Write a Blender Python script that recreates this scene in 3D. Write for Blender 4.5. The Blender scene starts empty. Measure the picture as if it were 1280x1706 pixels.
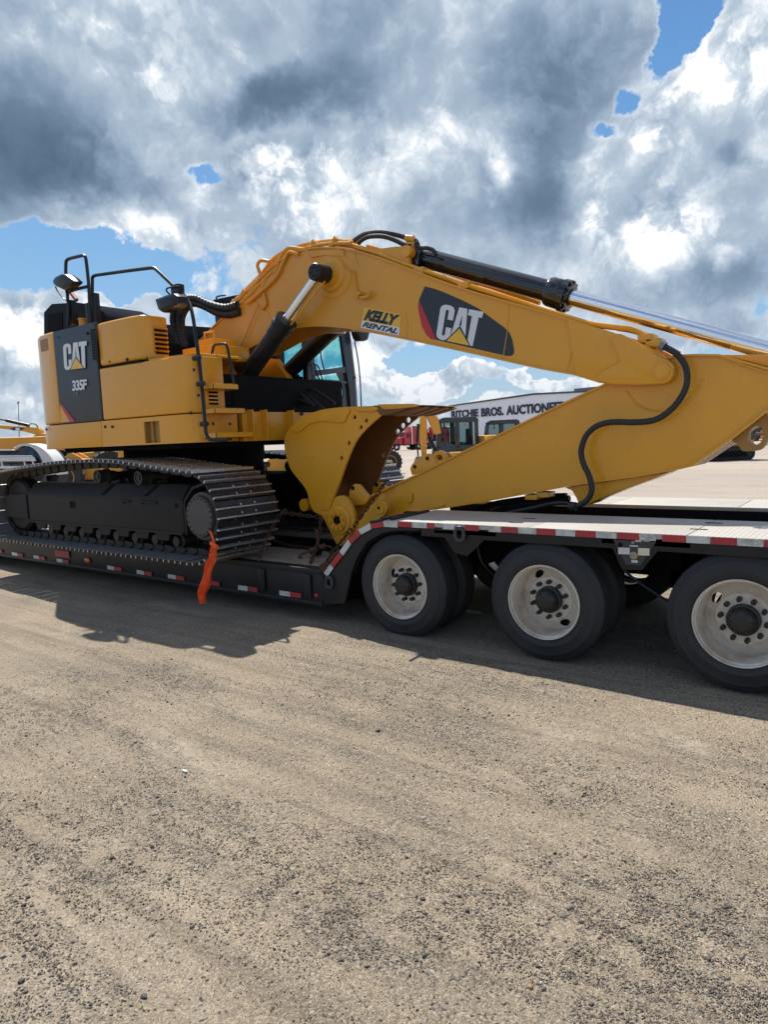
import bpy, bmesh, math, random
import numpy as np
from mathutils import Vector, Matrix, noise
random.seed(7); np.random.seed(7)
SC = bpy.context.scene
COL = SC.collection
V = Vector
# ------------------------------------------------------------------ camera
W, H, F, HY, SL, YAW, CH = 1280, 1706, 1130., 733., .04, math.radians(37.3), 1.78
_roll = math.atan(SL); _pitch = math.atan((H/2-HY)*math.cos(_roll)/F)
FW = V((-math.sin(YAW)*math.cos(_pitch), math.cos(YAW)*math.cos(_pitch), -math.sin(_pitch)))
_r0 = V((math.cos(YAW), math.sin(YAW), 0)); _u0 = _r0.cross(FW)
_c, _s = math.cos(_roll), math.sin(_roll)
RT = _r0*_c - _u0*_s; UP = _r0*_s + _u0*_c
CC = V((0, 0, CH))
cam = bpy.data.cameras.new('camera'); camo = bpy.data.objects.new('camera', cam); COL.objects.link(camo)
cam.sensor_fit = 'VERTICAL'; cam.sensor_height = 36; cam.lens = F/H*36; cam.clip_start = .05; cam.clip_end = 6000
camo.matrix_world = Matrix(((RT.x, UP.x, -FW.x, 0), (RT.y, UP.y, -FW.y, 0), (RT.z, UP.z, -FW.z, CH), (0, 0, 0, 1)))
SC.camera = camo
def ray(x, y): return FW*F + RT*(x-W/2) - UP*(y-H/2)
def PY(x, y, Y):
    r = ray(x, y); return CC + r*(Y/r.y)
def PZ(x, y, Z):
    r = ray(x, y); return CC + r*((Z-CH)/r.z)
def PD(x, y, D):                      # at depth D in front of the camera
    return CC + ray(x, y)*(D/F)
# ------------------------------------------------------------------ light, sky
EXPOSURE = 0.48
SKY_STRENGTH, SUN_STRENGTH = 0.07, 5.0
SUN = V((-.565, .31, 1)).normalized()
sl = bpy.data.lights.new('sun', 'SUN'); sl.energy = SUN_STRENGTH; sl.angle = math.radians(.53); sl.color = (1, .95, .87)
so = bpy.data.objects.new('sun', sl); COL.objects.link(so); so.rotation_euler = SUN.to_track_quat('Z', 'Y').to_euler()
SC.view_settings.view_transform = 'Standard'; SC.view_settings.look = 'None'
SC.view_settings.exposure = EXPOSURE; SC.view_settings.gamma = 1; SC.view_settings.use_curve_mapping = False
world = bpy.data.worlds.new('World'); SC.world = world; world.use_nodes = True
def build_sky():
    nt = world.node_tree; N = nt.nodes; L = nt.links; N.clear()
    def nd(t, **k):
        n = N.new(t)
        for a, b in k.items(): setattr(n, a, b)
        return n
    def M(op, a, b=None, c=None, clamp=False):
        n = nd('ShaderNodeMath', operation=op); n.use_clamp = clamp
        for i, v in enumerate((a, b, c)):
            if v is None: continue
            if isinstance(v, (int, float)): n.inputs[i].default_value = v
            else: L.new(v, n.inputs[i])
        return n.outputs[0]
    out = nd('ShaderNodeOutputWorld')
    sky = nd('ShaderNodeTexSky', sky_type='NISHITA', sun_disc=False)
    sky.sun_elevation = math.asin(SUN.z); sky.sun_rotation = math.atan2(SUN.x, SUN.y)
    sky.air_density = 1.0; sky.dust_density = .6; sky.ozone_density = 2.2
    bg1 = nd('ShaderNodeBackground'); bg1.inputs[1].default_value = SKY_STRENGTH
    tc = nd('ShaderNodeTexCoord')
    sep = nd('ShaderNodeSeparateXYZ'); L.new(tc.outputs['Generated'], sep.inputs[0])
    az = M('ARCTAN2', sep.outputs[0], sep.outputs[1]); el = M('ARCSINE', sep.outputs[2])
    ramp1 = nd('ShaderNodeValToRGB'); L.new(M('MULTIPLY', el, 1/1.2, clamp=True), ramp1.inputs[0]); c1 = ramp1.color_ramp
    c1.elements[0].position = 0; c1.elements[0].color = (4.9, 6.9, 8.6, 1); c1.elements[1].position = 1; c1.elements[1].color = (.35, 1.3, 4.2, 1)
    for p, c in ((.12, (2.9, 5.7, 8.6)), (.30, (1.6, 4.2, 8.2)), (.55, (.75, 2.4, 6.3))):
        e = c1.elements.new(p); e.color = (*c, 1)
    mxs = nd('ShaderNodeMix', data_type='RGBA'); mxs.inputs['Factor'].default_value = .72; L.new(sky.outputs[0], mxs.inputs['A']); L.new(ramp1.outputs[0], mxs.inputs['B'])
    L.new(mxs.outputs['Result'], bg1.inputs[0])
    # warp the lookup so that edges billow
    nz = nd('ShaderNodeTexNoise'); nz.inputs['Scale'].default_value = 5.5; nz.inputs['Detail'].default_value = 7; nz.inputs['Roughness'].default_value = .60
    L.new(tc.outputs['Generated'], nz.inputs['Vector'])
    cb = nd('ShaderNodeCombineXYZ'); L.new(az, cb.inputs[0]); L.new(el, cb.inputs[1])
    wv = nd('ShaderNodeVectorMath', operation='SUBTRACT'); L.new(nz.outputs['Color'], wv.inputs[0]); wv.inputs[1].default_value = (.5, .5, .5)
    ws = nd('ShaderNodeVectorMath', operation='SCALE'); L.new(wv.outputs[0], ws.inputs[0]); ws.inputs['Scale'].default_value = .17
    pw = nd('ShaderNodeVectorMath', operation='ADD'); L.new(cb.outputs[0], pw.inputs[0]); L.new(ws.outputs[0], pw.inputs[1])
    def ae(x, y):
        r = ray(x, y).normalized(); return math.atan2(r.x, r.y), math.asin(r.z)
    def field(blobs):
        acc = None
        for (x, y, rx, ry, w) in blobs:
            a0, e0 = ae(x, y); a1, e1 = ae(x+20, y); a2, e2 = ae(x, y-20)
            ka = (a1-a0)/20; ke = (e2-e0)/20
            sb = nd('ShaderNodeVectorMath', operation='SUBTRACT'); L.new(pw.outputs[0], sb.inputs[0]); sb.inputs[1].default_value = (a0, e0, 0)
            ml = nd('ShaderNodeVectorMath', operation='MULTIPLY'); L.new(sb.outputs[0], ml.inputs[0]); ml.inputs[1].default_value = (1/(rx*ka), 1/(ry*ke), 0)
            ln = nd('ShaderNodeVectorMath', operation='LENGTH'); L.new(ml.outputs[0], ln.inputs[0])
            mr = nd('ShaderNodeMapRange', interpolation_type='SMOOTHSTEP'); L.new(ln.outputs['Value'], mr.inputs[0])
            mr.inputs[1].default_value = 0; mr.inputs[2].default_value = 1; mr.inputs[3].default_value = w; mr.inputs[4].default_value = 0
            acc = mr.outputs[0] if acc is None else M('ADD', acc, mr.outputs[0])
        return acc
    # coverage: gaps (negative) and extra cloud (positive)
    cov = field(COVER)
    sp = nd('ShaderNodeVectorMath', operation='SCALE'); L.new(wv.outputs[0], sp.inputs[0]); sp.inputs['Scale'].default_value = .10
    p0 = nd('ShaderNodeVectorMath', operation='ADD'); L.new(tc.outputs['Generated'], p0.inputs[0]); L.new(sp.outputs[0], p0.inputs[1])
    def height(off):
        ad = nd('ShaderNodeVectorMath', operation='ADD'); L.new(p0.outputs[0], ad.inputs[0]); ad.inputs[1].default_value = off
        a = nd('ShaderNodeTexNoise'); a.inputs['Scale'].default_value = 3.4; a.inputs['Detail'].default_value = 7; a.inputs['Roughness'].default_value = .55; L.new(ad.outputs[0], a.inputs['Vector'])
        v = nd('ShaderNodeTexVoronoi', feature='F1'); v.inputs['Scale'].default_value = 9; v.inputs['Detail'].default_value = 4; v.inputs['Roughness'].default_value = .58; v.inputs['Lacunarity'].default_value = 2.2;
        L.new(ad.outputs[0], v.inputs['Vector'])
        return a.outputs['Fac'], M('SUBTRACT', 1, v.outputs['Distance'])
    sd = SUN*.030
    na, va = height((0, 0, 0)); nb, vb = height(tuple(sd))
    base = M('ADD', M('ADD', M('MULTIPLY', M('SUBTRACT', na, .5), 2.0), M('MULTIPLY', M('SUBTRACT', va, .36), .95)), M('ADD', .90, cov))
    cover = nd('ShaderNodeMapRange', interpolation_type='SMOOTHSTEP'); L.new(base, cover.inputs[0])
    cover.inputs[1].default_value = .28; cover.inputs[2].default_value = .62
    # brightness of the cloud: its own thickness and relief towards the sun
    br = field(BRIGHT)
    n3 = nd('ShaderNodeTexNoise'); n3.inputs['Scale'].default_value = 4.2; n3.inputs['Detail'].default_value = 6; n3.inputs['Roughness'].default_value = .5; n3.inputs['Distortion'].default_value = .1
    mp3 = nd('ShaderNodeMapping'); mp3.inputs['Location'].default_value = (.3, 5.7, 2.4); L.new(p0.outputs[0], mp3.inputs[0]); L.new(mp3.outputs[0], n3.inputs['Vector'])
    d3 = M('MULTIPLY', M('SUBTRACT', n3.outputs['Fac'], .5), .9)
    mass = M('ADD', br, d3)
    lit = nd('ShaderNodeMapRange', interpolation_type='SMOOTHSTEP'); L.new(mass, lit.inputs[0]); lit.inputs[1].default_value = -.15; lit.inputs[2].default_value = .30; lit.inputs[3].default_value = .22; lit.inputs[4].default_value = 1
    relief = M('ADD', M('MULTIPLY', M('SUBTRACT', na, nb), 2.6), M('MULTIPLY', M('SUBTRACT', va, vb), 1.15))
    relief = M('MAXIMUM', relief, M('MULTIPLY', relief, .35))
    puff = M('MULTIPLY', M('SUBTRACT', va, .62), .35)
    edge = nd('ShaderNodeMapRange', interpolation_type='SMOOTHSTEP'); L.new(base, edge.inputs[0])
    edge.inputs[1].default_value = .30; edge.inputs[2].default_value = .95; edge.inputs[3].default_value = .22; edge.inputs[4].default_value = 0
    b = M('ADD', M('ADD', M('MULTIPLY', M('ADD', relief, puff), lit.outputs[0]), mass), M('ADD', .78, edge.outputs[0]))
    ramp = nd('ShaderNodeValToRGB'); L.new(b, ramp.inputs[0]); cr = ramp.color_ramp
    stops = [(0, (.075, .125, .195)), (.25, (.135, .205, .295)), (.45, (.24, .33, .445)), (.65, (.41, .50, .605)), (.84, (.64, .71, .78)), (1, (.90, .92, .95))]
    cr.elements[0].position = 0; cr.elements[0].color = (*stops[0][1], 1); cr.elements[1].position = 1; cr.elements[1].color = (*stops[-1][1], 1)
    for p, c in stops[1:-1]:
        e = cr.elements.new(p); e.color = (*c, 1)
    bg2 = nd('ShaderNodeBackground'); bg2.inputs[1].default_value = .80; L.new(ramp.outputs[0], bg2.inputs[0])
    # cloud veil thins to a pale haze at the horizon
    mix = nd('ShaderNodeMixShader'); L.new(cover.outputs[0], mix.inputs[0]); L.new(bg1.outputs[0], mix.inputs[1]); L.new(bg2.outputs[0], mix.inputs[2])
    hz = nd('ShaderNodeMapRange', interpolation_type='SMOOTHSTEP'); L.new(el, hz.inputs[0])
    hz.inputs[1].default_value = -.02; hz.inputs[2].default_value = .13; hz.inputs[3].default_value = .65; hz.inputs[4].default_value = 0
    bg3 = nd('ShaderNodeBackground'); bg3.inputs[0].default_value = (.52, .63, .73, 1); bg3.inputs[1].default_value = .62
    mix2 = nd('ShaderNodeMixShader'); L.new(hz.outputs[0], mix2.inputs[0]); L.new(mix.outputs[0], mix2.inputs[1]); L.new(bg3.outputs[0], mix2.inputs[2])
    L.new(mix2.outputs[0], out.inputs[0])
    world.cycles.sampling_method = 'MANUAL'; world.cycles.sample_map_resolution = 512
# (x, y, rx, ry, weight) in photograph pixels, turned into azimuth/elevation on the sky
COVER = [
 (620, 190, 900, 520, .9), (1190, 330, 360, 460, .8), (150, 180, 420, 300, .8), (700, 400, 560, 200, .5), (1120, 15, 85, 120, -2.6), (1078, 90, 50, 90, -1.3), (1043, 185, 45, 60, -1.15), (1012, 260, 60, 40, -1.1),
 (330, 50, 260, 160, .6), (880, 30, 150, 120, .6), (345, 292, 60, 44, -1.15), (562, 374, 55, 70, -1.45), (70, 430, 220, 62, -2.3), (220, 478, 130, 62, -1.9), (20, 395, 90, 40, -1.2), (50, 570, 190, 130, 1.3), (270, 515, 70, 30, .6),
 (190, 512, 40, 22, -.8), (740, 585, 170, 34, -1.7), (890, 602, 100, 26, -1.5), (690, 628, 190, 44, 1.5), (630, 575, 90, 40, .9), (500, 560, 160, 60, .3), (925, 630, 120, 24, 1.4), (800, 655, 160, 18, -.7), (830, 635, 22, 10, -.4),
 (775, 668, 60, 14, 1.1), (1150, 570, 180, 34, 1.0), (660, 662, 60, 14, .5), (30, 670, 120, 60, .7)]
BRIGHT = [
 (30, 230, 310, 200, -.58), (170, 320, 200, 110, -.40), (480, 190, 220, 80, -.50), (640, 100, 280, 170, -.22), (900, 190, 200, 270, -.42), (870, 370, 170, 120, -.30), (700, 340, 240, 130, -.22),
 (1150, 490, 280, 100, -.34), (1230, 255, 60, 40, -.26), (430, 290, 130, 75, .40), (430, 115, 110, 70, .18), (822, 260, 38, 110, .34), (270, 400, 260, 60, .30), (1190, 120, 140, 120, .36), (1090, 250, 70, 130, .26),
 (985, 340, 80, 100, .30), (1120, 395, 90, 90, .36), (1210, 420, 60, 60, .22), (50, 560, 190, 150, .30), (110, 10, 150, 45, .22), (330, 40, 200, 100, -.12), (550, 300, 50, 50, .22), (680, 620, 300, 90, .34),
 (960, 610, 200, 60, .30), (560, 430, 160, 60, -.05), (760, 15, 110, 50, .16), (500, 60, 60, 60, .12), (1000, 60, 80, 120, -.16)]
build_sky()

# ------------------------------------------------------------------ materials
def mat(name, col, rough=.5, metal=0, var=.08, vscale=6, bump=0, bscale=40, dirt=None, dirt_amt=0, spec=.5, coat=0, voro=False):
    m = bpy.data.materials.new(name); m.use_nodes = True; nt = m.node_tree; N, L = nt.nodes, nt.links
    b = N['Principled BSDF']; b.inputs['Roughness'].default_value = rough; b.inputs['Metallic'].default_value = metal
    b.inputs['Specular IOR Level'].default_value = spec; b.inputs['Coat Weight'].default_value = coat
    tc = N.new('ShaderNodeTexCoord')
    n = N.new('ShaderNodeTexNoise'); n.inputs['Scale'].default_value = vscale; n.inputs['Detail'].default_value = 8; n.inputs['Roughness'].default_value = .6
    L.new(tc.outputs['Object'], n.inputs['Vector'])
    mx = N.new('ShaderNodeMix'); mx.data_type = 'RGBA'
    lo = [max(0, c*(1-var*1.6)) for c in col]; hi = [min(1, c*(1+var*1.6)) for c in col]
    mx.inputs['A'].default_value = (*lo, 1); mx.inputs['B'].default_value = (*hi, 1); L.new(n.outputs['Fac'], mx.inputs['Factor'])
    outc = mx.outputs['Result']
    if dirt:
        n2 = N.new('ShaderNodeTexNoise'); n2.inputs['Scale'].default_value = vscale*.45; n2.inputs['Detail'].default_value = 10; n2.inputs['Roughness'].default_value = .7
        L.new(tc.outputs['Object'], n2.inputs['Vector'])
        mr = N.new('ShaderNodeMapRange'); mr.inputs[1].default_value = .48; mr.inputs[2].default_value = .72; mr.inputs[4].default_value = dirt_amt
        L.new(n2.outputs['Fac'], mr.inputs[0])
        m2 = N.new('ShaderNodeMix'); m2.data_type = 'RGBA'; L.new(mr.outputs[0], m2.inputs['Factor']); L.new(outc, m2.inputs['A']); m2.inputs['B'].default_value = (*dirt, 1)
        outc = m2.outputs['Result']
        mr2 = N.new('ShaderNodeMapRange'); mr2.inputs[3].default_value = rough; mr2.inputs[4].default_value = min(1, rough+.35)
        L.new(mr.outputs[0], mr2.inputs[0]); L.new(mr2.outputs[0], b.inputs['Roughness'])
    L.new(outc, b.inputs['Base Color'])
    if bump:
        n3 = N.new('ShaderNodeTexNoise'); n3.inputs['Scale'].default_value = bscale; n3.inputs['Detail'].default_value = 6
        L.new(tc.outputs['Object'], n3.inputs['Vector'])
        bp = N.new('ShaderNodeBump'); bp.inputs['Strength'].default_value = bump; bp.inputs['Distance'].default_value = .01
        L.new(n3.outputs['Fac'], bp.inputs['Height']); L.new(bp.outputs[0], b.inputs['Normal'])
    return m
YEL = mat('yellow_paint', (.73, .325, .017), .26, var=.05, vscale=1.3, spec=.4, dirt=(.40, .20, .06), dirt_amt=.35, bump=.12, bscale=9, coat=.2)
YEL2 = mat('yellow_paint_far', (.68, .31, .03), .5, var=.1)
YEL3 = mat('yellow_bucket_paint', (.74, .335, .017), .36, spec=.4, var=.06, vscale=2.5, dirt=(.30, .19, .08), dirt_amt=.3, bump=.15, bscale=14)
YIN = mat('bucket_inner_shaded', (.20, .095, .03), .6, var=.15, vscale=4, dirt=(.14, .075, .03), dirt_amt=.6, bump=.2, bscale=20)  # rusty brown, darkened in the colour for the shade inside the bucket
BLK = mat('black_paint', (.010, .011, .014), .34, var=.2, vscale=3, dirt=(.03, .028, .026), dirt_amt=.4, spec=.35)
BLKG = mat('black_gloss', (.010, .011, .013), .16, var=.1, coat=.5)
PNL = mat('dark_grey_panel', (.030, .034, .042), .42, var=.1, vscale=2)
TRK = mat('track_frame_paint', (.022, .020, .019), .6, var=.25, vscale=3, dirt=(.06, .05, .042), dirt_amt=.5, bump=.2, spec=.25)
STL = mat('worn_track_steel', (.52, .51, .50), .26, metal=.85, var=.25, vscale=9, dirt=(.13, .105, .08), dirt_amt=.55, bump=.25, bscale=30)
STD = mat('dark_track_steel', (.035, .032, .030), .5, metal=.4, var=.3, vscale=10, dirt=(.11, .085, .06), dirt_amt=.5, bump=.2)
CHR = mat('chrome_rod', (.86, .86, .87), .17, metal=1, var=.02)
RUB = mat('rubber_hose', (.016, .016, .017), .55, var=.2, bump=.2)
TYR = mat('tyre_rubber', (.019, .0195, .022), .68, var=.2, vscale=4, dirt=(.055, .05, .045), dirt_amt=.45, bump=.15, bscale=50)
RIM = mat('white_rim_paint', (.66, .61, .53), .38, var=.07, vscale=5, dirt=(.34, .215, .115), dirt_amt=.95, bump=.05)
HUB = mat('greasy_hub', (.014, .013, .013), .45, var=.3)
DRK = mat('dark_chassis', (.007, .007, .008), .85, var=.3, spec=.15)
TRL = mat('trailer_black_paint', (.014, .015, .018), .4, var=.2, vscale=3, dirt=(.045, .04, .036), dirt_amt=.4, spec=.3)
REDT = mat('red_reflective_tape', (.40, .025, .03), .4, var=.2, vscale=20, dirt=(.14, .05, .045), dirt_amt=.8)
WHTT = mat('white_reflective_tape', (.54, .55, .52), .4, var=.12, vscale=20, dirt=(.14, .13, .12), dirt_amt=.9)
WHT = mat('white_paint', (.76, .76, .75), .4, var=.04, dirt=(.45, .42, .38), dirt_amt=.3)
LET = mat('white_decal', (.68, .69, .71), .4, var=.02)
DCK = mat('decal_black', (.020, .022, .028), .32, var=.05)
DCR = mat('decal_red', (.50, .018, .030), .35, var=.05)
DCY = mat('decal_yellow', (.80, .46, .035), .35, var=.03)
ORG = mat('orange_cloth', (1.0, .13, .03), .75, var=.06)
RED = mat('truck_red_paint', (.42, .015, .02), .25, var=.05, coat=.5)
RUST = mat('rusty_steel', (.09, .045, .025), .65, metal=.4, var=.4, vscale=20, bump=.3)
WOOD = mat('weathered_deck_plank', (.27, .215, .16), .8, var=.3, vscale=9, dirt=(.07, .055, .045), dirt_amt=.6, bump=.4, bscale=60)
GRN = mat('treeline_green', (.055, .10, .05), .9, var=.4, vscale=.6)
AMB = mat('amber_lens', (.8, .16, .01), .2, var=.05)
NAVY = mat('navy_lettering', (.012, .022, .045), .5, var=.05)
SEAT = mat('seat_cloth', (.02, .02, .022), .8)
GREY = mat('grey_steel', (.20, .20, .21), .5, metal=.3, var=.1)
def wallmat():
    m = mat('building_cladding', (.78, .79, .82), .6, var=.04, vscale=.2)
    return m
BLD = wallmat()
def deckmat():                      # expanded / bar-grip steel plate, fine pale relief
    m = mat('grip_strut_deck', (.42, .40, .365), .5, metal=.0, var=.1, vscale=2.5, dirt=(.30, .26, .22), dirt_amt=.5)
    nt = m.node_tree; N, L = nt.nodes, nt.links; b = N['Principled BSDF']
    tc = N.new('ShaderNodeTexCoord')
    mp = N.new('ShaderNodeMapping'); mp.inputs['Rotation'].default_value = (0, 0, math.radians(0)); L.new(tc.outputs['Object'], mp.inputs[0])
    wv = N.new('ShaderNodeTexWave'); wv.wave_type = 'BANDS'; wv.bands_direction = 'X'; wv.inputs['Scale'].default_value = 9; wv.inputs['Distortion'].default_value = .3
    wv2 = N.new('ShaderNodeTexWave'); wv2.wave_type = 'BANDS'; wv2.bands_direction = 'Y'; wv2.inputs['Scale'].default_value = 14
    L.new(mp.outputs[0], wv.inputs[0]); L.new(mp.outputs[0], wv2.inputs[0])
    mu = N.new('ShaderNodeMath'); mu.operation = 'MULTIPLY'; L.new(wv.outputs['Fac'], mu.inputs[0]); L.new(wv2.outputs['Fac'], mu.inputs[1])
    bp = N.new('ShaderNodeBump'); bp.inputs['Strength'].default_value = .4; bp.inputs['Distance'].default_value = .008; L.new(mu.outputs[0], bp.inputs['Height']); L.new(bp.outputs[0], b.inputs['Normal'])
    src = b.inputs['Base Color'].links[0].from_socket
    m2 = N.new('ShaderNodeMix'); m2.data_type = 'RGBA'; m2.blend_type = 'MULTIPLY'; m2.inputs['Factor'].default_value = 1
    cr = N.new('ShaderNodeMapRange'); cr.inputs[3].default_value = .88; cr.inputs[4].default_value = 1.06; L.new(mu.outputs[0], cr.inputs[0])
    L.new(src, m2.inputs['A']); L.new(cr.outputs[0], m2.inputs['B']); L.new(m2.outputs['Result'], b.inputs['Base Color'])
    return m
GRIP = deckmat()
def glassmat(name, tint, refl=.12):
    m = bpy.data.materials.new(name); m.use_nodes = True; nt = m.node_tree; N, L = nt.nodes, nt.links; N.clear()
    o = N.new('ShaderNodeOutputMaterial'); t = N.new('ShaderNodeBsdfTransparent'); t.inputs[0].default_value = (*tint, 1)
    g = N.new('ShaderNodeBsdfGlossy'); g.inputs['Roughness'].default_value = .03
    fr = N.new('ShaderNodeLayerWeight'); fr.inputs[0].default_value = refl
    tc = N.new('ShaderNodeTexCoord'); nz = N.new('ShaderNodeTexNoise'); nz.inputs['Scale'].default_value = 6; L.new(tc.outputs['Object'], nz.inputs[0])
    mr = N.new('ShaderNodeMapRange'); mr.inputs[3].default_value = .02; mr.inputs[4].default_value = .09; L.new(nz.outputs[0], mr.inputs[0]); L.new(mr.outputs[0], g.inputs['Roughness'])
    mx = N.new('ShaderNodeMixShader'); L.new(fr.outputs['Fresnel'], mx.inputs[0]); L.new(t.outputs[0], mx.inputs[1]); L.new(g.outputs[0], mx.inputs[2]); L.new(mx.outputs[0], o.inputs[0])
    return m
GLS = glassmat('tinted_cab_glass', (.66, .86, .87), .08)
GLS2 = glassmat('dark_window_glass', (.72, .80, .78), .15)

def groundmat():
    m = bpy.data.materials.new('gravel_dirt'); m.use_nodes = True; nt = m.node_tree; N, L = nt.nodes, nt.links
    b = N['Principled BSDF']; b.inputs['Roughness'].default_value = .93; b.inputs['Specular IOR Level'].default_value = .25
    tc = N.new('ShaderNodeTexCoord')
    def noi(s, d=8, r=.6, sc=(1, 1, 1), dist=0, rot=0):
        mp = N.new('ShaderNodeMapping'); mp.inputs['Scale'].default_value = sc; mp.inputs['Rotation'].default_value = (0, 0, rot); L.new(tc.outputs['Object'], mp.inputs[0])
        n = N.new('ShaderNodeTexNoise'); n.inputs['Scale'].default_value = s; n.inputs['Detail'].default_value = d; n.inputs['Roughness'].default_value = r; n.inputs['Distortion'].default_value = dist
        L.new(mp.outputs[0], n.inputs['Vector']); return n.outputs['Fac']
    def rng(v, a, c, lo=0, hi=1):
        n = N.new('ShaderNodeMapRange'); n.interpolation_type = 'SMOOTHSTEP'; L.new(v, n.inputs[0]); n.inputs[1].default_value = a; n.inputs[2].default_value = c; n.inputs[3].default_value = lo; n.inputs[4].default_value = hi; return n.outputs[0]
    def mixc(f, a, c, mode='MIX'):
        n = N.new('ShaderNodeMix'); n.data_type = 'RGBA'; n.blend_type = mode
        if isinstance(f, float): n.inputs['Factor'].default_value = f
        else: L.new(f, n.inputs['Factor'])
        for k, v in (('A', a), ('B', c)):
            if isinstance(v, tuple): n.inputs[k].default_value = (*v, 1)
            else: L.new(v, n.inputs[k])
        return n.outputs['Result']
    sand = mixc(rng(noi(1.1, 10, .65), .35, .65), (.200, .156, .103), (.295, .234, .160))
    sand = mixc(rng(noi(.35, 6, .6), .56, .72), sand, (.40, .335, .255))
    streak = rng(noi(1.6, 9, .62, (.10, 3.4, 1), .25, -.05), .47, .66)
    sm_ = N.new('ShaderNodeMath'); sm_.operation = 'MULTIPLY'; L.new(streak, sm_.inputs[0]); sm_.inputs[1].default_value = .75
    sand = mixc(sm_.outputs[0], sand, (.115, .095, .072))
    dust = N.new('ShaderNodeMath'); dust.operation = 'MULTIPLY'; L.new(rng(noi(.8, 9, .66, (.6, 1.2, 1), .3, .3), .56, .70), dust.inputs[0]); dust.inputs[1].default_value = .8
    sand = mixc(dust.outputs[0], sand, (.40, .345, .27))
    # gravelly patches stretched along the driving direction
    patch = rng(noi(.9, 12, .74, (.38, 1.3, 1), .3), .46, .66)
    vo = N.new('ShaderNodeTexVoronoi'); vo.inputs['Scale'].default_value = 105; L.new(tc.outputs['Object'], vo.inputs['Vector'])
    vr = N.new('ShaderNodeValToRGB'); sx = N.new('ShaderNodeSeparateColor'); L.new(vo.outputs['Color'], sx.inputs[0]); L.new(sx.outputs[0], vr.inputs[0])
    cr = vr.color_ramp; cr.elements[0].color = (.040, .038, .036, 1); cr.elements[1].color = (.40, .35, .29, 1)
    for p, c in ((.35, (.09, .083, .072)), (.6, (.165, .143, .112)), (.85, (.27, .228, .175))):
        e = cr.elements.new(p); e.color = (*c, 1)
    vo2 = N.new('ShaderNodeTexVoronoi'); vo2.inputs['Scale'].default_value = 210; L.new(tc.outputs['Object'], vo2.inputs['Vector'])
    sx2 = N.new('ShaderNodeSeparateColor'); L.new(vo2.outputs['Color'], sx2.inputs[0])
    vr2 = N.new('ShaderNodeValToRGB'); L.new(sx2.outputs[1], vr2.inputs[0]); cr = vr2.color_ramp; cr.elements[0].color = (.075, .066, .055, 1); cr.elements[1].color = (.52, .44, .34, 1)
    e = cr.elements.new(.5); e.color = (.20, .160, .115, 1)
    inv_ = N.new('ShaderNodeMath'); inv_.operation = 'MULTIPLY_ADD'; L.new(dust.outputs[0], inv_.inputs[0]); inv_.inputs[1].default_value = -.5; inv_.inputs[2].default_value = .50
    fine = mixc(inv_.outputs[0], sand, vr2.outputs[0])
    keep = rng(sx.outputs[1], .30, .34)
    pm = N.new('ShaderNodeMath'); pm.operation = 'MULTIPLY'; L.new(patch, pm.inputs[0]); L.new(keep, pm.inputs[1])
    col = mixc(pm.outputs[0], fine, vr.outputs[0])
    spr = rng(sx.outputs[2], .90, .92)
    col = mixc(spr, col, vr.outputs[0])
    st2 = rng(noi(2.6, 8, .6, (.07, 2.6, 1), .15, -.04), .50, .68)
    m5 = N.new('ShaderNodeMath'); m5.operation = 'MULTIPLY'; L.new(st2, m5.inputs[0]); m5.inputs[1].default_value = .42
    col = mixc(m5.outputs[0], col, (.62, .60, .58), 'MULTIPLY')
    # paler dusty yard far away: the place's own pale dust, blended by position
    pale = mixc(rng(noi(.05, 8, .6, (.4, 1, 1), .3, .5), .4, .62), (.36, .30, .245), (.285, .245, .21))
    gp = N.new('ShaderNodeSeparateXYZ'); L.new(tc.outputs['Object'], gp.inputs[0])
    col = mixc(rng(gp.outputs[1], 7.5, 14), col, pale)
    L.new(col, b.inputs['Base Color'])
    add = N.new('ShaderNodeMath'); add.operation = 'ADD'
    m1 = N.new('ShaderNodeMath'); m1.operation = 'MULTIPLY'; L.new(noi(22, 8, .7), m1.inputs[0]); m1.inputs[1].default_value = 1.6
    inv = N.new('ShaderNodeMath'); inv.operation = 'SUBTRACT'; inv.inputs[0].default_value = 1; L.new(vo.outputs['Distance'], inv.inputs[1])
    m2 = N.new('ShaderNodeMath'); m2.operation = 'MULTIPLY'; L.new(inv.outputs[0], m2.inputs[0]); L.new(pm.outputs[0], m2.inputs[1])
    L.new(m1.outputs[0], add.inputs[0]); L.new(m2.outputs[0], add.inputs[1])
    bp = N.new('ShaderNodeBump'); bp.inputs['Strength'].default_value = .75; bp.inputs['Distance'].default_value = .012; L.new(add.outputs[0], bp.inputs['Height'])
    L.new(bp.outputs[0], b.inputs['Normal'])
    return m
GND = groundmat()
def stonemat():
    m = bpy.data.materials.new('gravel_stone'); m.use_nodes = True; nt = m.node_tree; N, L = nt.nodes, nt.links; b = N['Principled BSDF']
    a = N.new('ShaderNodeAttribute'); a.attribute_name = 'tone'; tc = N.new('ShaderNodeTexCoord'); n = N.new('ShaderNodeTexNoise'); n.inputs['Scale'].default_value = 120
    L.new(tc.outputs['Object'], n.inputs[0]); mx = N.new('ShaderNodeMix'); mx.data_type = 'RGBA'; mx.blend_type = 'MULTIPLY'; mx.inputs['Factor'].default_value = .6
    L.new(a.outputs['Color'], mx.inputs['A']); L.new(n.outputs['Color'], mx.inputs['B']); mx.inputs['Factor'].default_value = .35
    L.new(mx.outputs['Result'], b.inputs['Base Color']); b.inputs['Roughness'].default_value = .85
    return m
STN = stonemat()

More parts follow.
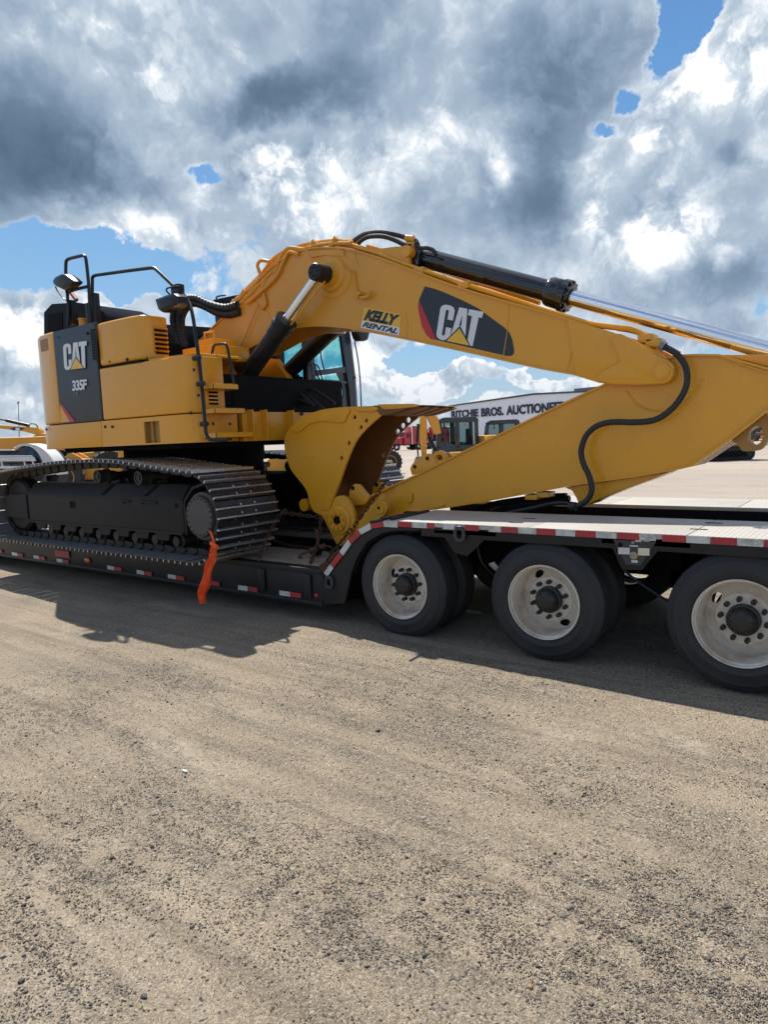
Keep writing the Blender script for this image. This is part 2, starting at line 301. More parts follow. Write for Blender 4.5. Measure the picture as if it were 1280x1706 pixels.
# ------------------------------------------------------------------ mesh helpers
WORLD = {}
class MB:
    def __init__(s): s.v = []; s.f = []
    def add(s, vs, fs):
        o = len(s.v); s.v += [tuple(p) for p in vs]; s.f += [tuple(i+o for i in f) for f in fs]; return s
    def box(s, a, b, M=None):
        x0, y0, z0 = a; x1, y1, z1 = b
        vs = [V(p) for p in ((x0,y0,z0),(x1,y0,z0),(x1,y1,z0),(x0,y1,z0),(x0,y0,z1),(x1,y0,z1),(x1,y1,z1),(x0,y1,z1))]
        if M is not None: vs = [M @ p for p in vs]
        return s.add(vs, [(0,3,2,1),(4,5,6,7),(0,1,5,4),(1,2,6,5),(2,3,7,6),(3,0,4,7)])
    def loft(s, A, B, caps=True):      # two rings of equal length
        n = len(A); fs = [(i, (i+1) % n, n+(i+1) % n, n+i) for i in range(n)]
        if caps: fs += [tuple(range(n-1, -1, -1)), tuple(range(n, 2*n))]
        return s.add(list(A)+list(B), fs)
    def rings(s, R, caps=True, closed=False):
        n = len(R[0]); vs = [p for r in R for p in r]; fs = []
        m = len(R)
        for k in range(m if closed else m-1):
            a, b = k*n, ((k+1) % m)*n
            fs += [(a+i, a+(i+1) % n, b+(i+1) % n, b+i) for i in range(n)]
        if caps and not closed: fs += [tuple(range(n-1, -1, -1)), tuple(range((m-1)*n, m*n))]
        return s.add(vs, fs)
    def prY(s, pts, Y0, Y1):           # pts = (X, Z)
        return s.loft([V((x, Y0, z)) for x, z in pts], [V((x, Y1, z)) for x, z in pts])
    def prZ(s, pts, Z0, Z1): return s.loft([V((x, y, Z0)) for x, y in pts], [V((x, y, Z1)) for x, y in pts])
    def prX(s, pts, X0, X1): return s.loft([V((X0, y, z)) for y, z in pts], [V((X1, y, z)) for y, z in pts])
    def cyl(s, a, b, r0, r1=None, n=20, caps=True):
        a, b = V(a), V(b); r1 = r0 if r1 is None else r1; d = (b-a).normalized(); q = d.to_track_quat('Z', 'Y')
        u, w = q @ V((1, 0, 0)), q @ V((0, 1, 0)); R = []
        for c, r in ((a, r0), (b, r1)): R.append([c+(u*math.cos(t)+w*math.sin(t))*r for t in [2*math.pi*i/n for i in range(n)]])
        return s.rings(R, caps)
    def lathe(s, c, ax, prof, n=40, closed=False):   # prof: (dist along axis, radius)
        c = V(c); ax = V(ax).normalized(); q = ax.to_track_quat('Z', 'Y'); u, w = q @ V((1, 0, 0)), q @ V((0, 1, 0))
        R = [[c+ax*d+(u*math.cos(t)+w*math.sin(t))*max(r, 1e-4) for t in [2*math.pi*i/n for i in range(n)]] for d, r in prof]
        return s.rings(R, not closed, closed)
    def tube(s, P, r, n=8, sub=4, straight=False):
        P = [V(p) for p in P]
        if not straight and len(P) > 2: P = spline(P, sub)
        R = []; t0 = (P[1]-P[0]).normalized(); up = V((0, 0, 1)) if abs(t0.z) < .9 else V((1, 0, 0)); nr = (up-t0*up.dot(t0)).normalized()
        for i, p in enumerate(P):
            t = (P[min(i+1, len(P)-1)]-P[max(i-1, 0)]).normalized(); nr = (nr-t*nr.dot(t)).normalized(); bn = t.cross(nr)
            rr = r(i/(len(P)-1)) if callable(r) else r
            R.append([p+(nr*math.cos(a)+bn*math.sin(a))*rr for a in [2*math.pi*k/n for k in range(n)]])
        return s.rings(R)
    def mesh(s, name, m, bevel=0, seg=2, ang=35, smooth=True):
        me = bpy.data.meshes.new(name); me.from_pydata(s.v, [], s.f); 
        bm = bmesh.new(); bm.from_mesh(me); bmesh.ops.recalc_face_normals(bm, faces=bm.faces)
        if bevel:
            es = [e for e in bm.edges if len(e.link_faces) == 2 and e.calc_face_angle(0) > math.radians(30)]
            bmesh.ops.bevel(bm, geom=es, offset=bevel, segments=seg, affect='EDGES', profile=.6, clamp_overlap=True)
        bm.to_mesh(me); bm.free()
        if smooth:
            me.polygons.foreach_set('use_smooth', [True]*len(me.polygons)); me.set_sharp_from_angle(angle=math.radians(ang))
        me.materials.append(m); return me
    def build(s, name, m, parent=None, **k):
        return link(bpy.data.objects.new(name, s.mesh(name, m, **k)), parent)
def spline(P, sub):
    out = []
    for i in range(len(P)-1):
        a, b, c, d = P[max(i-1, 0)], P[i], P[i+1], P[min(i+2, len(P)-1)]
        for k in range(sub):
            t = k/sub; out.append(.5*((2*b)+(c-a)*t+(2*a-5*b+4*c-d)*t*t+(3*b-a-3*c+d)*t**3))
    return out+[P[-1]]
def link(o, parent=None, M=None):
    COL.objects.link(o); M = M or Matrix.Identity(4)
    if parent is not None:
        o.parent = parent; o.matrix_parent_inverse = WORLD[parent.name].inverted()
    o.matrix_basis = M; WORLD[o.name] = M
    return o
def tag(o, label=None, cat=None, group=None, kind=None):
    for k, v in (('label', label), ('category', cat), ('group', group), ('kind', kind)):
        if v: o[k] = v
    return o
def empty(name, loc, label, cat, group=None):
    o = bpy.data.objects.new(name, None); link(o, None, Matrix.Translation(V(loc))); o.empty_display_size = .2
    return tag(o, label, cat, group)
def copy_tree(root, M, label=None):     # M: world transform applied on top of the source
    c = root.copy(); COL.objects.link(c); c.matrix_basis = M @ root.matrix_basis
    def rec(a, b):
        for ch in [x for x in SRC[a.name]]:
            d = ch.copy(); COL.objects.link(d); d.parent = b; SRC.setdefault(d.name, []); rec(ch, d)
    rec(root, c)
    if label: c['label'] = label
    return c
SRC = {}
def index_children():
    SRC.clear()
    for o in COL.objects: SRC.setdefault(o.name, [])
    for o in list(COL.objects):
        if o.parent: SRC[o.parent.name].append(o)
def px(pts, Y): return [(lambda p: (p.x, p.z))(PY(x, y, Y)) for x, y in pts]
def pxv(pts, Y): return [PY(x, y, Y) for x, y in pts]
def ribbonY(mb, pts, t, Y0, Y1):        # band of thickness t following an open (X,Z) path, spanning Y0..Y1
    n = len(pts); P = [V((a, b)) for a, b in pts]; off = []
    for i in range(n):
        d = (P[min(i+1, n-1)]-P[max(i-1, 0)]).normalized(); off.append(P[i]+V((d.y, -d.x))*t)
    return mb.rings([[V((P[i].x, Y0, P[i].y)), V((P[i].x, Y1, P[i].y)), V((off[i].x, Y1, off[i].y)), V((off[i].x, Y0, off[i].y))] for i in range(n)])
def quadmap(TL, TR, BR, BL, lift=.002):
    TL, TR, BR, BL = map(V, (TL, TR, BR, BL)); n = (BR-BL).cross(TL-BL).normalized()
    if n.dot(CC-TL) < 0: n = -n
    return lambda u, v, e=0: (BL*(1-u)+BR*u)*(1-v)+(TL*(1-u)+TR*u)*v+n*(lift+e)
def decal(name, polys, q, m, parent, e=0):
    mb = MB()
    for p in polys: mb.add([q(u, v, e) for u, v in p], [tuple(range(len(p)))])
    return mb.build(name, m, parent, smooth=False)
def text_polys(txt, offset=0.0, shear=0.0, space=1.0):
    cu = bpy.data.curves.new('lettering', 'FONT'); cu.body = txt; cu.offset = offset; cu.shear = shear; cu.space_character = space; cu.resolution_u = 4
    o = bpy.data.objects.new('lettering_source', cu); COL.objects.link(o)
    bpy.context.view_layer.update()
    me = bpy.data.meshes.new_from_object(o.evaluated_get(bpy.context.evaluated_depsgraph_get()))
    vs = [(v.co.x, v.co.y) for v in me.vertices]; ps = [[vs[i] for i in p.vertices] for p in me.polygons]
    bpy.data.objects.remove(o); bpy.data.curves.remove(cu); bpy.data.meshes.remove(me)
    xs = [p[0] for p in vs]; ys = [p[1] for p in vs]; a, b, c, d = min(xs), max(xs), min(ys), max(ys)
    return [[((x-a)/(b-a), (y-c)/(d-c)) for x, y in p] for p in ps]
LC = [(.35,.60),(.35,.88),(.31,.96),(.23,1),(.12,1),(.04,.96),(0,.88),(0,.12),(.04,.04),(.12,0),(.22,0),(.36,.13),(.35,.38),(.215,.38),(.215,.16),(.18,.12),(.14,.16),(.14,.84),(.18,.88),(.215,.84),(.215,.60)]
LA = [(.36,.12),(.44,1),(.63,1),(.74,.14),(.60,.30),(.545,.44),(.50,.36)]
LAh = [(.52,.50),(.545,.80),(.575,.50)]
LT = [(.67,1),(1,1),(1,.83),(.925,.83),(.955,0),(.86,0),(.80,.12),(.765,.83),(.67,.83)]
def cat_logo(q, parent):
    decal('letter', [LC], q, LET, parent, .001); decal('letter', [LA], q, LET, parent, .001); decal('letter', [LT], q, LET, parent, .001)
    decal('logo_outline', [LAh, [(.235,-.035),(.545,.50),(.93,-.035)]], q, DCK, parent, .002)  # black print: counter of the A and the triangle's outline
    decal('logo_triangle', [[(.29,0),(.548,.42),(.875,0)]], q, DCY, parent, .003)

# ------------------------------------------------------------------ ground
GZ = -.045
def ground():
    mb = MB(); S = 1500
    mb.add([(-S, -60, GZ), (S, -60, GZ), (S, 2500, GZ), (-S, 2500, GZ)], [(0, 1, 2, 3)])
    # finer near sheet with soft ruts is merged in the same grid below
    xs = np.concatenate([np.linspace(-S, -16, 6)[:-1], np.arange(-16, 6, .12), np.linspace(6, S, 6)])
    ys = np.concatenate([[-60, -20], np.arange(-3, 9, .08), np.linspace(9, 2500, 8)])
    nx, ny = len(xs), len(ys); vs = []
    for y in ys:
        for x in xs:
            z = GZ
            if -16 < x < 6 and -3 < y < 9:
                k = min(1, (x+16)/2, (6-x)/2, (y+3)/2, (9-y)/1)
                z += k*(.022*noise.fractal(V((x*.35, y*1.1, 0)), 1, 2, 4)+.010*noise.fractal(V((x*2.2, y*3, 4)), .8, 2, 5))
                z += k*-.012*max(0, math.cos((y-2.6-.06*x)*5))**4*.8
            vs.append((float(x), float(y), z))
    fs = [(j*nx+i, j*nx+i+1, (j+1)*nx+i+1, (j+1)*nx+i) for j in range(ny-1) for i in range(nx-1)]
    m2 = MB(); m2.v = vs; m2.f = fs
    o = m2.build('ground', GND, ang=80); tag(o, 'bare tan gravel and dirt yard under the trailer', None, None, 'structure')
def gz(x, y):
    k = min(1, (x+16)/2, (6-x)/2, (y+3)/2, (9-y)/1)
    return GZ+k*(.022*noise.fractal(V((x*.35, y*1.1, 0)), 1, 2, 4)+.010*noise.fractal(V((x*2.2, y*3, 4)), .8, 2, 5)) - k*.0096*max(0, math.cos((y-2.6-.06*x)*5))**4
ground()
def stones():
    r0 = np.array(_r0); f0 = np.array((-math.sin(YAW), math.cos(YAW), 0))
    tones = np.array([(.055,.053,.05),(.085,.08,.074),(.12,.11,.097),(.16,.138,.11),(.21,.175,.135),(.27,.235,.19),(.38,.35,.30),(.20,.13,.09)])
    wts = np.array([.08,.13,.20,.21,.17,.12,.07,.02]); wts /= wts.sum()
    def scatter(n, smin, smax, dmax, name, label, sub, pw=2.4):
        P = []
        while len(P) < n:
            d = 1.75+(dmax-1.75)*random.random()**1.35; l = (random.random()*2-1)*.72*d
            p = r0*l+f0*d; g = noise.fractal(V((p[0]*.5, p[1]*1.3, 7)), .9, 2, 5)
            if random.random() < min(1, max(.06, .38+g*1.5)): P.append((p[0], p[1], gz(p[0], p[1])))
        P = np.array(P); n = len(P)
        bm = bmesh.new()
        if sub: bmesh.ops.create_icosphere(bm, subdivisions=sub, radius=1)
        else:
            for c in ((1,0,0),(-1,0,0),(0,1,0),(0,-1,0),(0,0,1),(0,0,-1)): bm.verts.new(c)
            bmesh.ops.convex_hull(bm, input=bm.verts)
        bm.verts.ensure_lookup_table(); bm.faces.ensure_lookup_table()
        bv = np.array([v.co[:] for v in bm.verts]); bf = np.array([[v.index for v in f.verts] for f in bm.faces]); bm.verts.index_update()
        bf = np.array([[v.index for v in f.verts] for f in bm.faces]); bm.free()
        nv, nf = len(bv), len(bf)
        s = smin+(smax-smin)*np.random.rand(n)**pw
        sc = np.stack([s*(.8+.5*np.random.rand(n)), s*(.7+.4*np.random.rand(n)), s*(.45+.35*np.random.rand(n))], 1)
        a = np.random.rand(n)*6.283; ca, sa = np.cos(a), np.sin(a)
        vv = bv[None]*sc[:, None]*(1+.62*(np.random.rand(n, nv, 1)-.5))
        x = vv[..., 0]*ca[:, None]-vv[..., 1]*sa[:, None]; y = vv[..., 0]*sa[:, None]+vv[..., 1]*ca[:, None]
        tilt = (np.random.rand(n)-.5)*.7; z = vv[..., 2]+x*np.sin(tilt)[:, None]
        vv = np.stack([x+P[:, 0:1], y+P[:, 1:2], z+P[:, 2:3]+sc[:, 2:3]*.35], -1).reshape(-1, 3)
        ff = (bf[None]+(np.arange(n)*nv)[:, None, None]).reshape(-1)
        me = bpy.data.meshes.new(name); me.vertices.add(n*nv); me.vertices.foreach_set('co', vv.reshape(-1).astype(np.float32))
        me.loops.add(len(ff)); me.loops.foreach_set('vertex_index', ff.astype(np.int32)); me.polygons.add(n*nf)
        me.polygons.foreach_set('loop_start', np.arange(n*nf, dtype=np.int32)*3)
        me.update(calc_edges=True)
        t = tones[np.random.choice(len(tones), n, p=wts)]*(.8+.4*np.random.rand(n, 1)); t = np.concatenate([t, np.ones((n, 1))], 1)
        at = me.attributes.new('tone', 'FLOAT_COLOR', 'FACE'); at.data.foreach_set('color', np.repeat(t, nf, 0).reshape(-1).astype(np.float32))
        me.materials.append(STN); o = bpy.data.objects.new(name, me); link(o); tag(o, label, None, None, 'stuff')
    scatter(120000, .0016, .0052, 6.2, 'gravel', 'fine loose gravel scattered over the dirt in the foreground', 0)
    scatter(2200, .0040, .0110, 6.5, 'pebbles', 'larger grey and tan pebbles lying on the gravel', 1, 3.6)
stones()

# ------------------------------------------------------------------ trailer
YN, YF = 4.98, 7.63                    # near and far side of the trailer
DT, DM = 1.04, .50                     # rear deck top, low deck top
def trailer():
    T = empty('lowboy_trailer', (-4, 6.3, GZ), 'black lowboy trailer with pale steel rear decking and three axles under the excavator', 'trailer')
    # low deck side beams and floor
    for nm, y0, y1 in (('side_beam', YN, YN+.14), ('side_beam', YF-.14, YF)):
        mb = MB(); mb.box((-15, y0, .14), (-4.60, y1, DM)); o = mb.build(nm, TRL, T, bevel=.012)
        m2 = MB(); m2.box((-15, y0-.014 if y0 < 6 else y1-.02, .125), (-4.62, y0+.02 if y0 < 6 else y1+.014, .165)); m2.box((-15, y0-.012 if y0 < 6 else y1-.02, DM-.05), (-4.62, y0+.02 if y0 < 6 else y1+.012, DM+.004)); m2.build('beam_flange', TRL, T, bevel=.004)
    c = MB()
    for x in np.arange(-14.6, -4.8, .62): c.box((x, YN+.15, .2), (x+.08, YF-.15, DM-.06))
    c.build('crossmembers', DRK, T)
    for (a, b, n) in ((YN+.15, 5.88, 4), (6.78, YF-.15, 4)):
        w = (b-a)/n
        for i in range(n):
            for (x0, x1) in ((-15, -8.3), (-8.29, -4.66)):
                mb = MB(); mb.box((x0, a+i*w+.006, DM-.05), (x1, a+(i+1)*w-.006, DM+random.uniform(-.004, .005))); mb.build('plank', WOOD, T, bevel=.004)
    mb = MB(); mb.box((-15, 5.9, .18), (-4.7, 5.98, DM-.02)); mb.box((-15, 6.66, .18), (-4.7, 6.75, DM-.02)); mb.box((-15, 5.98, .17), (-4.7, 6.66, .2)); mb.build('centre_beam', DRK, T)
    # gooseneck-like rise behind the low deck: side plates
    prof = px([(541, 953), (560, 926), (581, 898), (600, 880), (620, 870), (640, 866.5), (700, 870)], YN)
    low = px([(700, 884), (660, 884), (635, 889), (612, 903), (596, 926), (585, 955), (574, 1005), (537, 1008)], YN)
    for y0, y1 in ((YN, YN+.03), (YF-.03, YF)):
        mb = MB(); mb.prY(prof+low, y0, y1); mb.build('rise_plate', TRL, T, bevel=.004)
    lipt = [(x, z) for x, z in px([(585, 955), (596, 926), (612, 903), (635, 889), (660, 884), (700, 884)], YN)]
    mb = MB(); ribbonY(mb, lipt, .02, YN+.03, 5.75); mb.build('fender_liner', DRK, T)
    mb = MB(); mb.box((-4.64, YN+.15, .14), (-4.50, YF-.15, DM-.07)); mb.build('bolster', DRK, T)
    # rear frame rails under the strips
    xr = 3.2; xb = prof[-2][0]
    for y0, y1 in ((YN+.012, YN+.05), (YF-.05, YF-.012)):
        mb = MB(); mb.box((prof[-1][0], y0, DT-.13), (xr, y1, DT-.045)); mb.build('rear_rail', TRL, T, bevel=.004)
    mb = MB(); mb.box((-4.2, 5.86, .55), (xr, 5.93, DT-.03)); mb.box((-4.2, 6.80, .55), (xr, 6.87, DT-.03)); mb.box((-4.3, 5.93, .60), (xr, 6.80, .64)); mb.build('boom_trough', DRK, T)
    c = MB()
    for x in np.arange(-3.6, 3.1, .7): c.box((x, YN+.06, DT-.13), (x+.07, 5.85, DT-.045)); c.box((x, 6.88, DT-.13), (x+.07, YF-.06, DT-.045))
    c.build('crossmembers', DRK, T)
    # decking plates (each length a plate)
    for (a, b) in ((YN-.012, 5.88), (6.85, YF+.012)):
        xs = [xb, -2.35, -1.15, .05, 1.4, xr]
        for i in range(5):
            mb = MB(); mb.box((xs[i]+.003, a, DT-.04), (xs[i+1]-.003, b, DT)); mb.build('deck_plate', GRIP, T, bevel=.004)
        sl = px([(600, 880), (620, 870), (640, 866.5)], YN); sl[-1] = (xb, DT)
        mb = MB(); ribbonY(mb, sl, .035, a, b); mb.build('rise_deck_plate', GRIP if a > 6 else TRL, T)
        s2 = px([(543, 952), (560, 926), (581, 898), (600, 880)], YN)
        mb = MB(); ribbonY(mb, s2, .035, a+.05, b); mb.build('ramp_plate', TRL, T)
    for q in ([(652, 865.5), (714, 851.5)], [(618, 870), (687, 854.5)]):
        a, b = PZ(*q[0], DT+.008), PZ(*q[1], DT+.008); mb = MB(); mb.tube([a, b], .016, n=6); mb.build('edge_bar', TRL, T)
    # hatch slots in the plates
    for (x, y) in ((882, 864), (1165, 882), (1190, 871.5), (860, 871)):
        p = PZ(x, y, DT); mb = MB(); mb.box((p.x-.06, p.y-.012, DT-.001), (p.x+.06, p.y+.012, DT+.003)); mb.build('slot', DRK, T)
    # hangers between the axles
    for k, q in enumerate(([(724, 884), (734, 886), (757.6, 921), (778, 927), (795, 912), (818, 888), (826, 886)], [(1004, 894), (1012, 897), (1039.7, 949), (1070, 950), (1104, 909), (1130, 901), (1150, 897)])):
        P = px(q, YN+.01)
        mb = MB(); mb.prY([(P[0][0], DT-.09)]+P+[(P[-1][0], DT-.09)], YN+.01, YN+.03); h = mb.build('hanger_plate', TRL, T, bevel=.003)
        if k == 1:
            P = px([(1022, 899), (1094, 903), (1068, 942), (1044, 941)], YN)
            mb = MB(); mb.prY(P, YN+.002, YN+.009); mb.build('name_plate_panel', PNL, T)
            for (a, b, c, d, m) in ((1031, 912, 1050, 923, WHTT), (1064, 913, 1083, 925, DCY2), (1059, 898, 1070, 902.5, WHTT), (1073, 897.5, 1084, 902, WHTT), (1053, 933, 1063.5, 937, WHTT), (1050, 908, 1064, 910.5, WHTT)):
                P = px([(a, b), (c, b+.6), (c, d+.6), (a, d)], YN); mb = MB(); mb.prY(P, YN-.003, YN+.002); mb.build('data_label', m, T)
            p = PY(1057, 925.5, YN); mb = MB(); mb.cyl((p.x, YN-.006, p.z), (p.x, YN+.003, p.z), .029, n=24); mb.build('round_badge', BRS, T)
            p = PY(1055.5, 903.5, YN); mb = MB(); mb.cyl((p.x, YN-.006, p.z), (p.x, YN+.003, p.z), .012, n=16); mb.build('round_badge', BRS, T)
            p = PY(1034, 907.5, YN); mb = MB(); mb.cyl((p.x, YN-.006, p.z), (p.x, YN+.003, p.z), .016, n=16); mb.build('plug', DRK, T)
    # pull rings
    for (x0, y0, x1, y1) in ((756, 875, 776, 905), (541, 957, 556, 983)):
        a = PY(x0, y0, YN-.02); b = PY(x1, y1, YN-.02); cx = (a.x+b.x)/2; w = abs(b.x-a.x)/2-.015; zt, zb = a.z-.02, b.z+.02; Yr = YN-.02
        path = [V((cx-w, Yr, zt-w))]+[V((cx-w*math.cos(t), Yr, zb+w-w*math.sin(t))) for t in np.linspace(0, math.pi, 9)]+[V((cx+w*math.cos(t), Yr, zt-w+w*math.sin(t))) for t in np.linspace(0, math.pi, 9)]
        mb = MB(); mb.tube(path, .018, straight=True); mb.box((cx-w*.9, YN-.035, zt-.02), (cx+w*.9, YN+.0, zt+.012)); mb.build('tie_down_ring', RINGM, T)
    # reflective tape
    def tape(x0, y0, x1, y1, m, Y=YN, h=None):
        a = PY(x0, y0, Y); b = PY(x1, y1, Y); hh = h
        d = (V((b.x, b.z))-V((a.x, a.z))).normalized(); nn = V((d.y, -d.x))*hh
        mb = MB(); mb.prY([(a.x, a.z), (b.x, b.z), (b.x+nn.x, b.z+nn.y), (a.x+nn.x, a.z+nn.y)], Y-.017, Y-.0135 if Y == YN else Y)
        mb.build('reflective_tape', m, T)
    def edge_z(X): return DT-.006
    segs = [(780+.39*a, 780+.39*b, c) for a, b, c in ((90,145,'w'),(145,217,'r'),(217,297,'w'),(297,378,'r'),(378,463,'w'),(463,550,'r'),(550,640,'w'),(640,735,'r'),(735,808,'w'),(832,935,'r'),(935,1040,'w'),(1040,1153,'r'),(1153,1268,'w'),(1268,1420,'r'))]
    segs += [(520+.297*a, 520+.297*b, c) for a, b, c in ((487,565,'r'),(565,650,'w'),(650,692,'r'),(735,810,'w'),(862,942,'r'))]
    for a, b, c in segs:
        xa = PY(a, 890, YN).x; xb_ = PY(b, 890, YN).x
        # x at deck height
        def X(x):
            y = 875+.047*(x-780); return PY(x, y, YN).x
        mb = MB(); mb.box((X(a)+.002, YN-.017, DT-.052), (X(b)-.002, YN-.013, DT-.004)); mb.build('reflective_tape', REDT if c == 'r' else WHTT, T)
    for i in range(1, 4):
        a, b = X(1280)+i*.44, X(1280)+i*.44+.22
        for k, m in ((0, WHTT), (.22, REDT)): mb = MB(); mb.box((a+k, YN-.017, DT-.052), (b+k-.004, YN-.013, DT-.004)); mb.build('reflective_tape', m, T)
    cv = [(541.5, 954, 551.5, 939, 'w'), (552, 938, 567, 919, 'r'), (567.5, 918.5, 581, 899, 'w'), (581.5, 898, 598.5, 882, 'r'), (599, 881.5, 618, 871, 'w'), (618.5, 870.5, 640, 866.8, 'r'), (640.5, 867, 664, 868, 'w')]
    for x0, y0, x1, y1, c in cv: tape(x0, y0, x1, y1, REDT if c == 'r' else WHTT, h=.058)
    low_t = [(20.6, 919.5, 30, 921, 'w'), (31, 921, 38.6, 922.5, 'r'), (57, 924.5, 66, 926, 'w'), (66.5, 926, 75.5, 927.5, 'r'), (95.5, 930, 105, 931.5, 'w'), (105.5, 931.5, 115, 933, 'r'), (180, 941.5, 191, 943.5, 'w'), (191.5, 943.5, 203.5, 945.5, 'r'),
             (229, 949, 241, 951, 'w'), (242, 951, 254, 953, 'r'), (281, 956, 294, 958, 'w'), (294.5, 958, 308, 960.5, 'r'), (345, 966, 367, 969, 'r'), (398, 974, 414, 976.5, 'w'), (415, 976.5, 430.5, 979, 'r'), (467, 983, 484.5, 985.5, 'w'), (485, 985.5, 503, 988, 'r'), (-2, 915, 4, 916, 'r')]
    for x0, y0, x1, y1, c in low_t: tape(x0, y0, x1, y1, REDT if c == 'r' else WHTT, h=.052)
    tape(92, 915.5, 116, 918.5, REDT, h=.10)
    p = PY(147, 933, YN); mb = MB(); mb.lathe((p.x, YN-.013, p.z), (0, -1, 0), [(0, .045), (.012, .045), (.022, .03), (.026, 0)], n=20)
    for i, v in enumerate(mb.v): mb.v[i] = (p.x+(v[0]-p.x)*1.5, v[1], p.z+(v[2]-p.z)*.8)
    mb.build('marker_light', AMB, T)
    p = PY(528, 991.5, YN); mb = MB(); mb.lathe((p.x, YN-.002, p.z), (0, -1, 0), [(0, .022), (.014, .02), (.02, 0)], n=16); mb.build('marker_light', REDT, T)
    # stake pockets and rub-rail brackets on the beam
    for x in (437, 513):
        a = PY(x, 945, YN); mb = MB(); mb.box((a.x-.05, YN-.03, .2), (a.x+.05, YN-.013, .44)); mb.build('stake_pocket', TRL, T, bevel=.004)
    for x in (167, 215, 266, 322):
        a = PZ(x, 915+.13*(x-100), .44); a = V((PY(x, 925, YN).x, YN, .45)); mb = MB(); mb.tube([(a.x-.09, YN-.02, .47), (a.x-.05, YN-.035, .40), (a.x+.05, YN-.035, .40), (a.x+.09, YN-.02, .47)], .012); mb.build('chain_hook', RUST, T)
    # suspension and axles
    for xc, zc in AX:
        mb = MB(); mb.cyl((xc, YN+.3, zc), (xc, YF-.3, zc), .07, n=16); mb.build('axle', DRK, T)
        for y in (5.72, 6.9):
            mb = MB(); mb.box((xc-.62, y-.05, zc+.08), (xc+.12, y+.05, zc+.2)); mb.cyl((xc+.28, y, zc+.02), (xc+.28, y, zc+.34), .13, n=20); mb.box((xc-.66, y-.05, zc+.05), (xc-.54, y+.05, DT-.2)); mb.build('suspension_arm', DRK, T)
    # wheels
    def tyre_mesh():
        mb = MB(); R = .485; w = .275
        pr = [(0.030, .292), (.010, .315), (.002, .345), (-.001, .352), (-.001, .362), (.002, .366), (.004, .41), (.009, .424), (.0085, .430), (.013, .434), (.024, .455), (.030, .462), (.031, .466), (.045, R-.008)]
        g = [.045, .085, .092, .1, .128, .134, .141, .175]
        tr = []
        for d0 in (.085, .122, .159, .196):
            tr += [(d0-.004, R), (d0-.002, R-.012), (d0+.004, R-.012), (d0+.006, R)]
        prof = pr+[(.05, R)]+tr+[(.225, R), (.230, R-.008), (.253, .450), (.271, .41), (.275, .36), (.265, .315), (.245, .292)]
        mb.lathe((0, 0, 0), (0, 1, 0), prof, n=72, closed=True)
        return mb.mesh('tyre', TYR, ang=50)
    def rim_mesh(n=56):
        # hole pattern is built into the disc: ring between r=.09 and r=.25 with two hand holes
        mb = MB()
        mb.lathe((0, 0, 0), (0, 1, 0), [(-.004, .300), (.004, .306), (.022, .305), (.03, .290), (.036, .283), (.07, .279), (.10, .268), (.13, .266), (.20, .262), (.20, .268), (.135, .272), (.09, .276), (.04, .292), (.012, .296), (.0, .294)], n=n, closed=True)
        return mb.mesh('rim', RIM, ang=40)
    def disc_mesh(rot):
        # dished disc as a polar grid, cells inside the hand-hole ellipses left out, given thickness
        mb = MB(); nr, na = 12, 300; prof = [(.205, .264), (.203, .252), (.198, .238), (.190, .223), (.181, .208), (.172, .196), (.166, .188), (.156, .184), (.151, .176), (.150, .16), (.150, .13), (.150, .10)]
        fine_ = []
        for (d0, r0_), (d1, r1_) in zip(prof, prof[1:]):
            k_ = max(1, round(abs(r1_-r0_)/.004))
            for q_ in range(k_): fine_.append((d0+(d1-d0)*q_/k_, r0_+(r1_-r0_)*q_/k_))
        prof = fine_+[prof[-1]]
        idx = {}
        for side in (0, 1):
            for i, (d, r) in enumerate(prof):
                for j in range(na):
                    a = 2*math.pi*j/na; idx[side, i, j] = len(mb.v); mb.v.append((math.cos(a)*r, d+side*.011, math.sin(a)*r))
        def hole(i, j):
            r = (prof[i][1]+prof[i+1][1])/2; a = 2*math.pi*(j+.5)/na
            for h in (rot, rot+math.pi):
                da = (a-h+math.pi) % (2*math.pi)-math.pi
                if (da*r/.044)**2+((r-.222)/.029)**2 < 1: return True
            return False
        for i in range(len(prof)-1):
            for j in range(na):
                if hole(i, j): continue
                k = (j+1) % na
                mb.f.append((idx[0, i, j], idx[0, i, k], idx[0, i+1, k], idx[0, i+1, j])); mb.f.append((idx[1, i, j], idx[1, i+1, j], idx[1, i+1, k], idx[1, i, k]))
                for (i2, j2, e) in ((i-1, j, ((i, j), (i, k))), (i+1, j, ((i+1, k), (i+1, j))), (i, (j-1) % na, ((i+1, j), (i, j))), (i, k, ((i, k), (i+1, k)))):
                    if 0 <= i2 < len(prof)-1 and hole(i2, j2): (p1, p2) = e; mb.f.append((idx[0, p1[0], p1[1]], idx[1, p1[0], p1[1]], idx[1, p2[0], p2[1]], idx[0, p2[0], p2[1]]))
        return mb.mesh('wheel_disc', RIM, ang=45)
    tm, rm = tyre_mesh(), rim_mesh()
    hb = MB(); hb.lathe((0, 0, 0), (0, 1, 0), [(.030, 0), (.030, .045), (.034, .066), (.045, .082), (.06, .090), (.10, .096), (.105, .108), (.149, .110), (.22, .110), (.22, 0)], n=32)
    for i in range(6):
        a = i*math.pi/3; hb.cyl((.07*math.cos(a), .026, .07*math.sin(a)), (.07*math.cos(a), .045, .07*math.sin(a)), .008, n=6)
    hm = hb.mesh('hub', HUB, ang=35)
    nb = MB(); nb.cyl((0, .100, 0), (0, .147, 0), .0165, .0185, n=12); nb.cyl((0, .094, 0), (0, .100, 0), .009, .0165, n=12); nm = nb.mesh('lug_nut', HUB)
    drum = MB(); drum.lathe((0, 0, 0), (0, 1, 0), [(.2, .0), (.2, .21), (.30, .215), (.32, 0)], n=32); dm = drum.mesh('brake_drum', DRK)
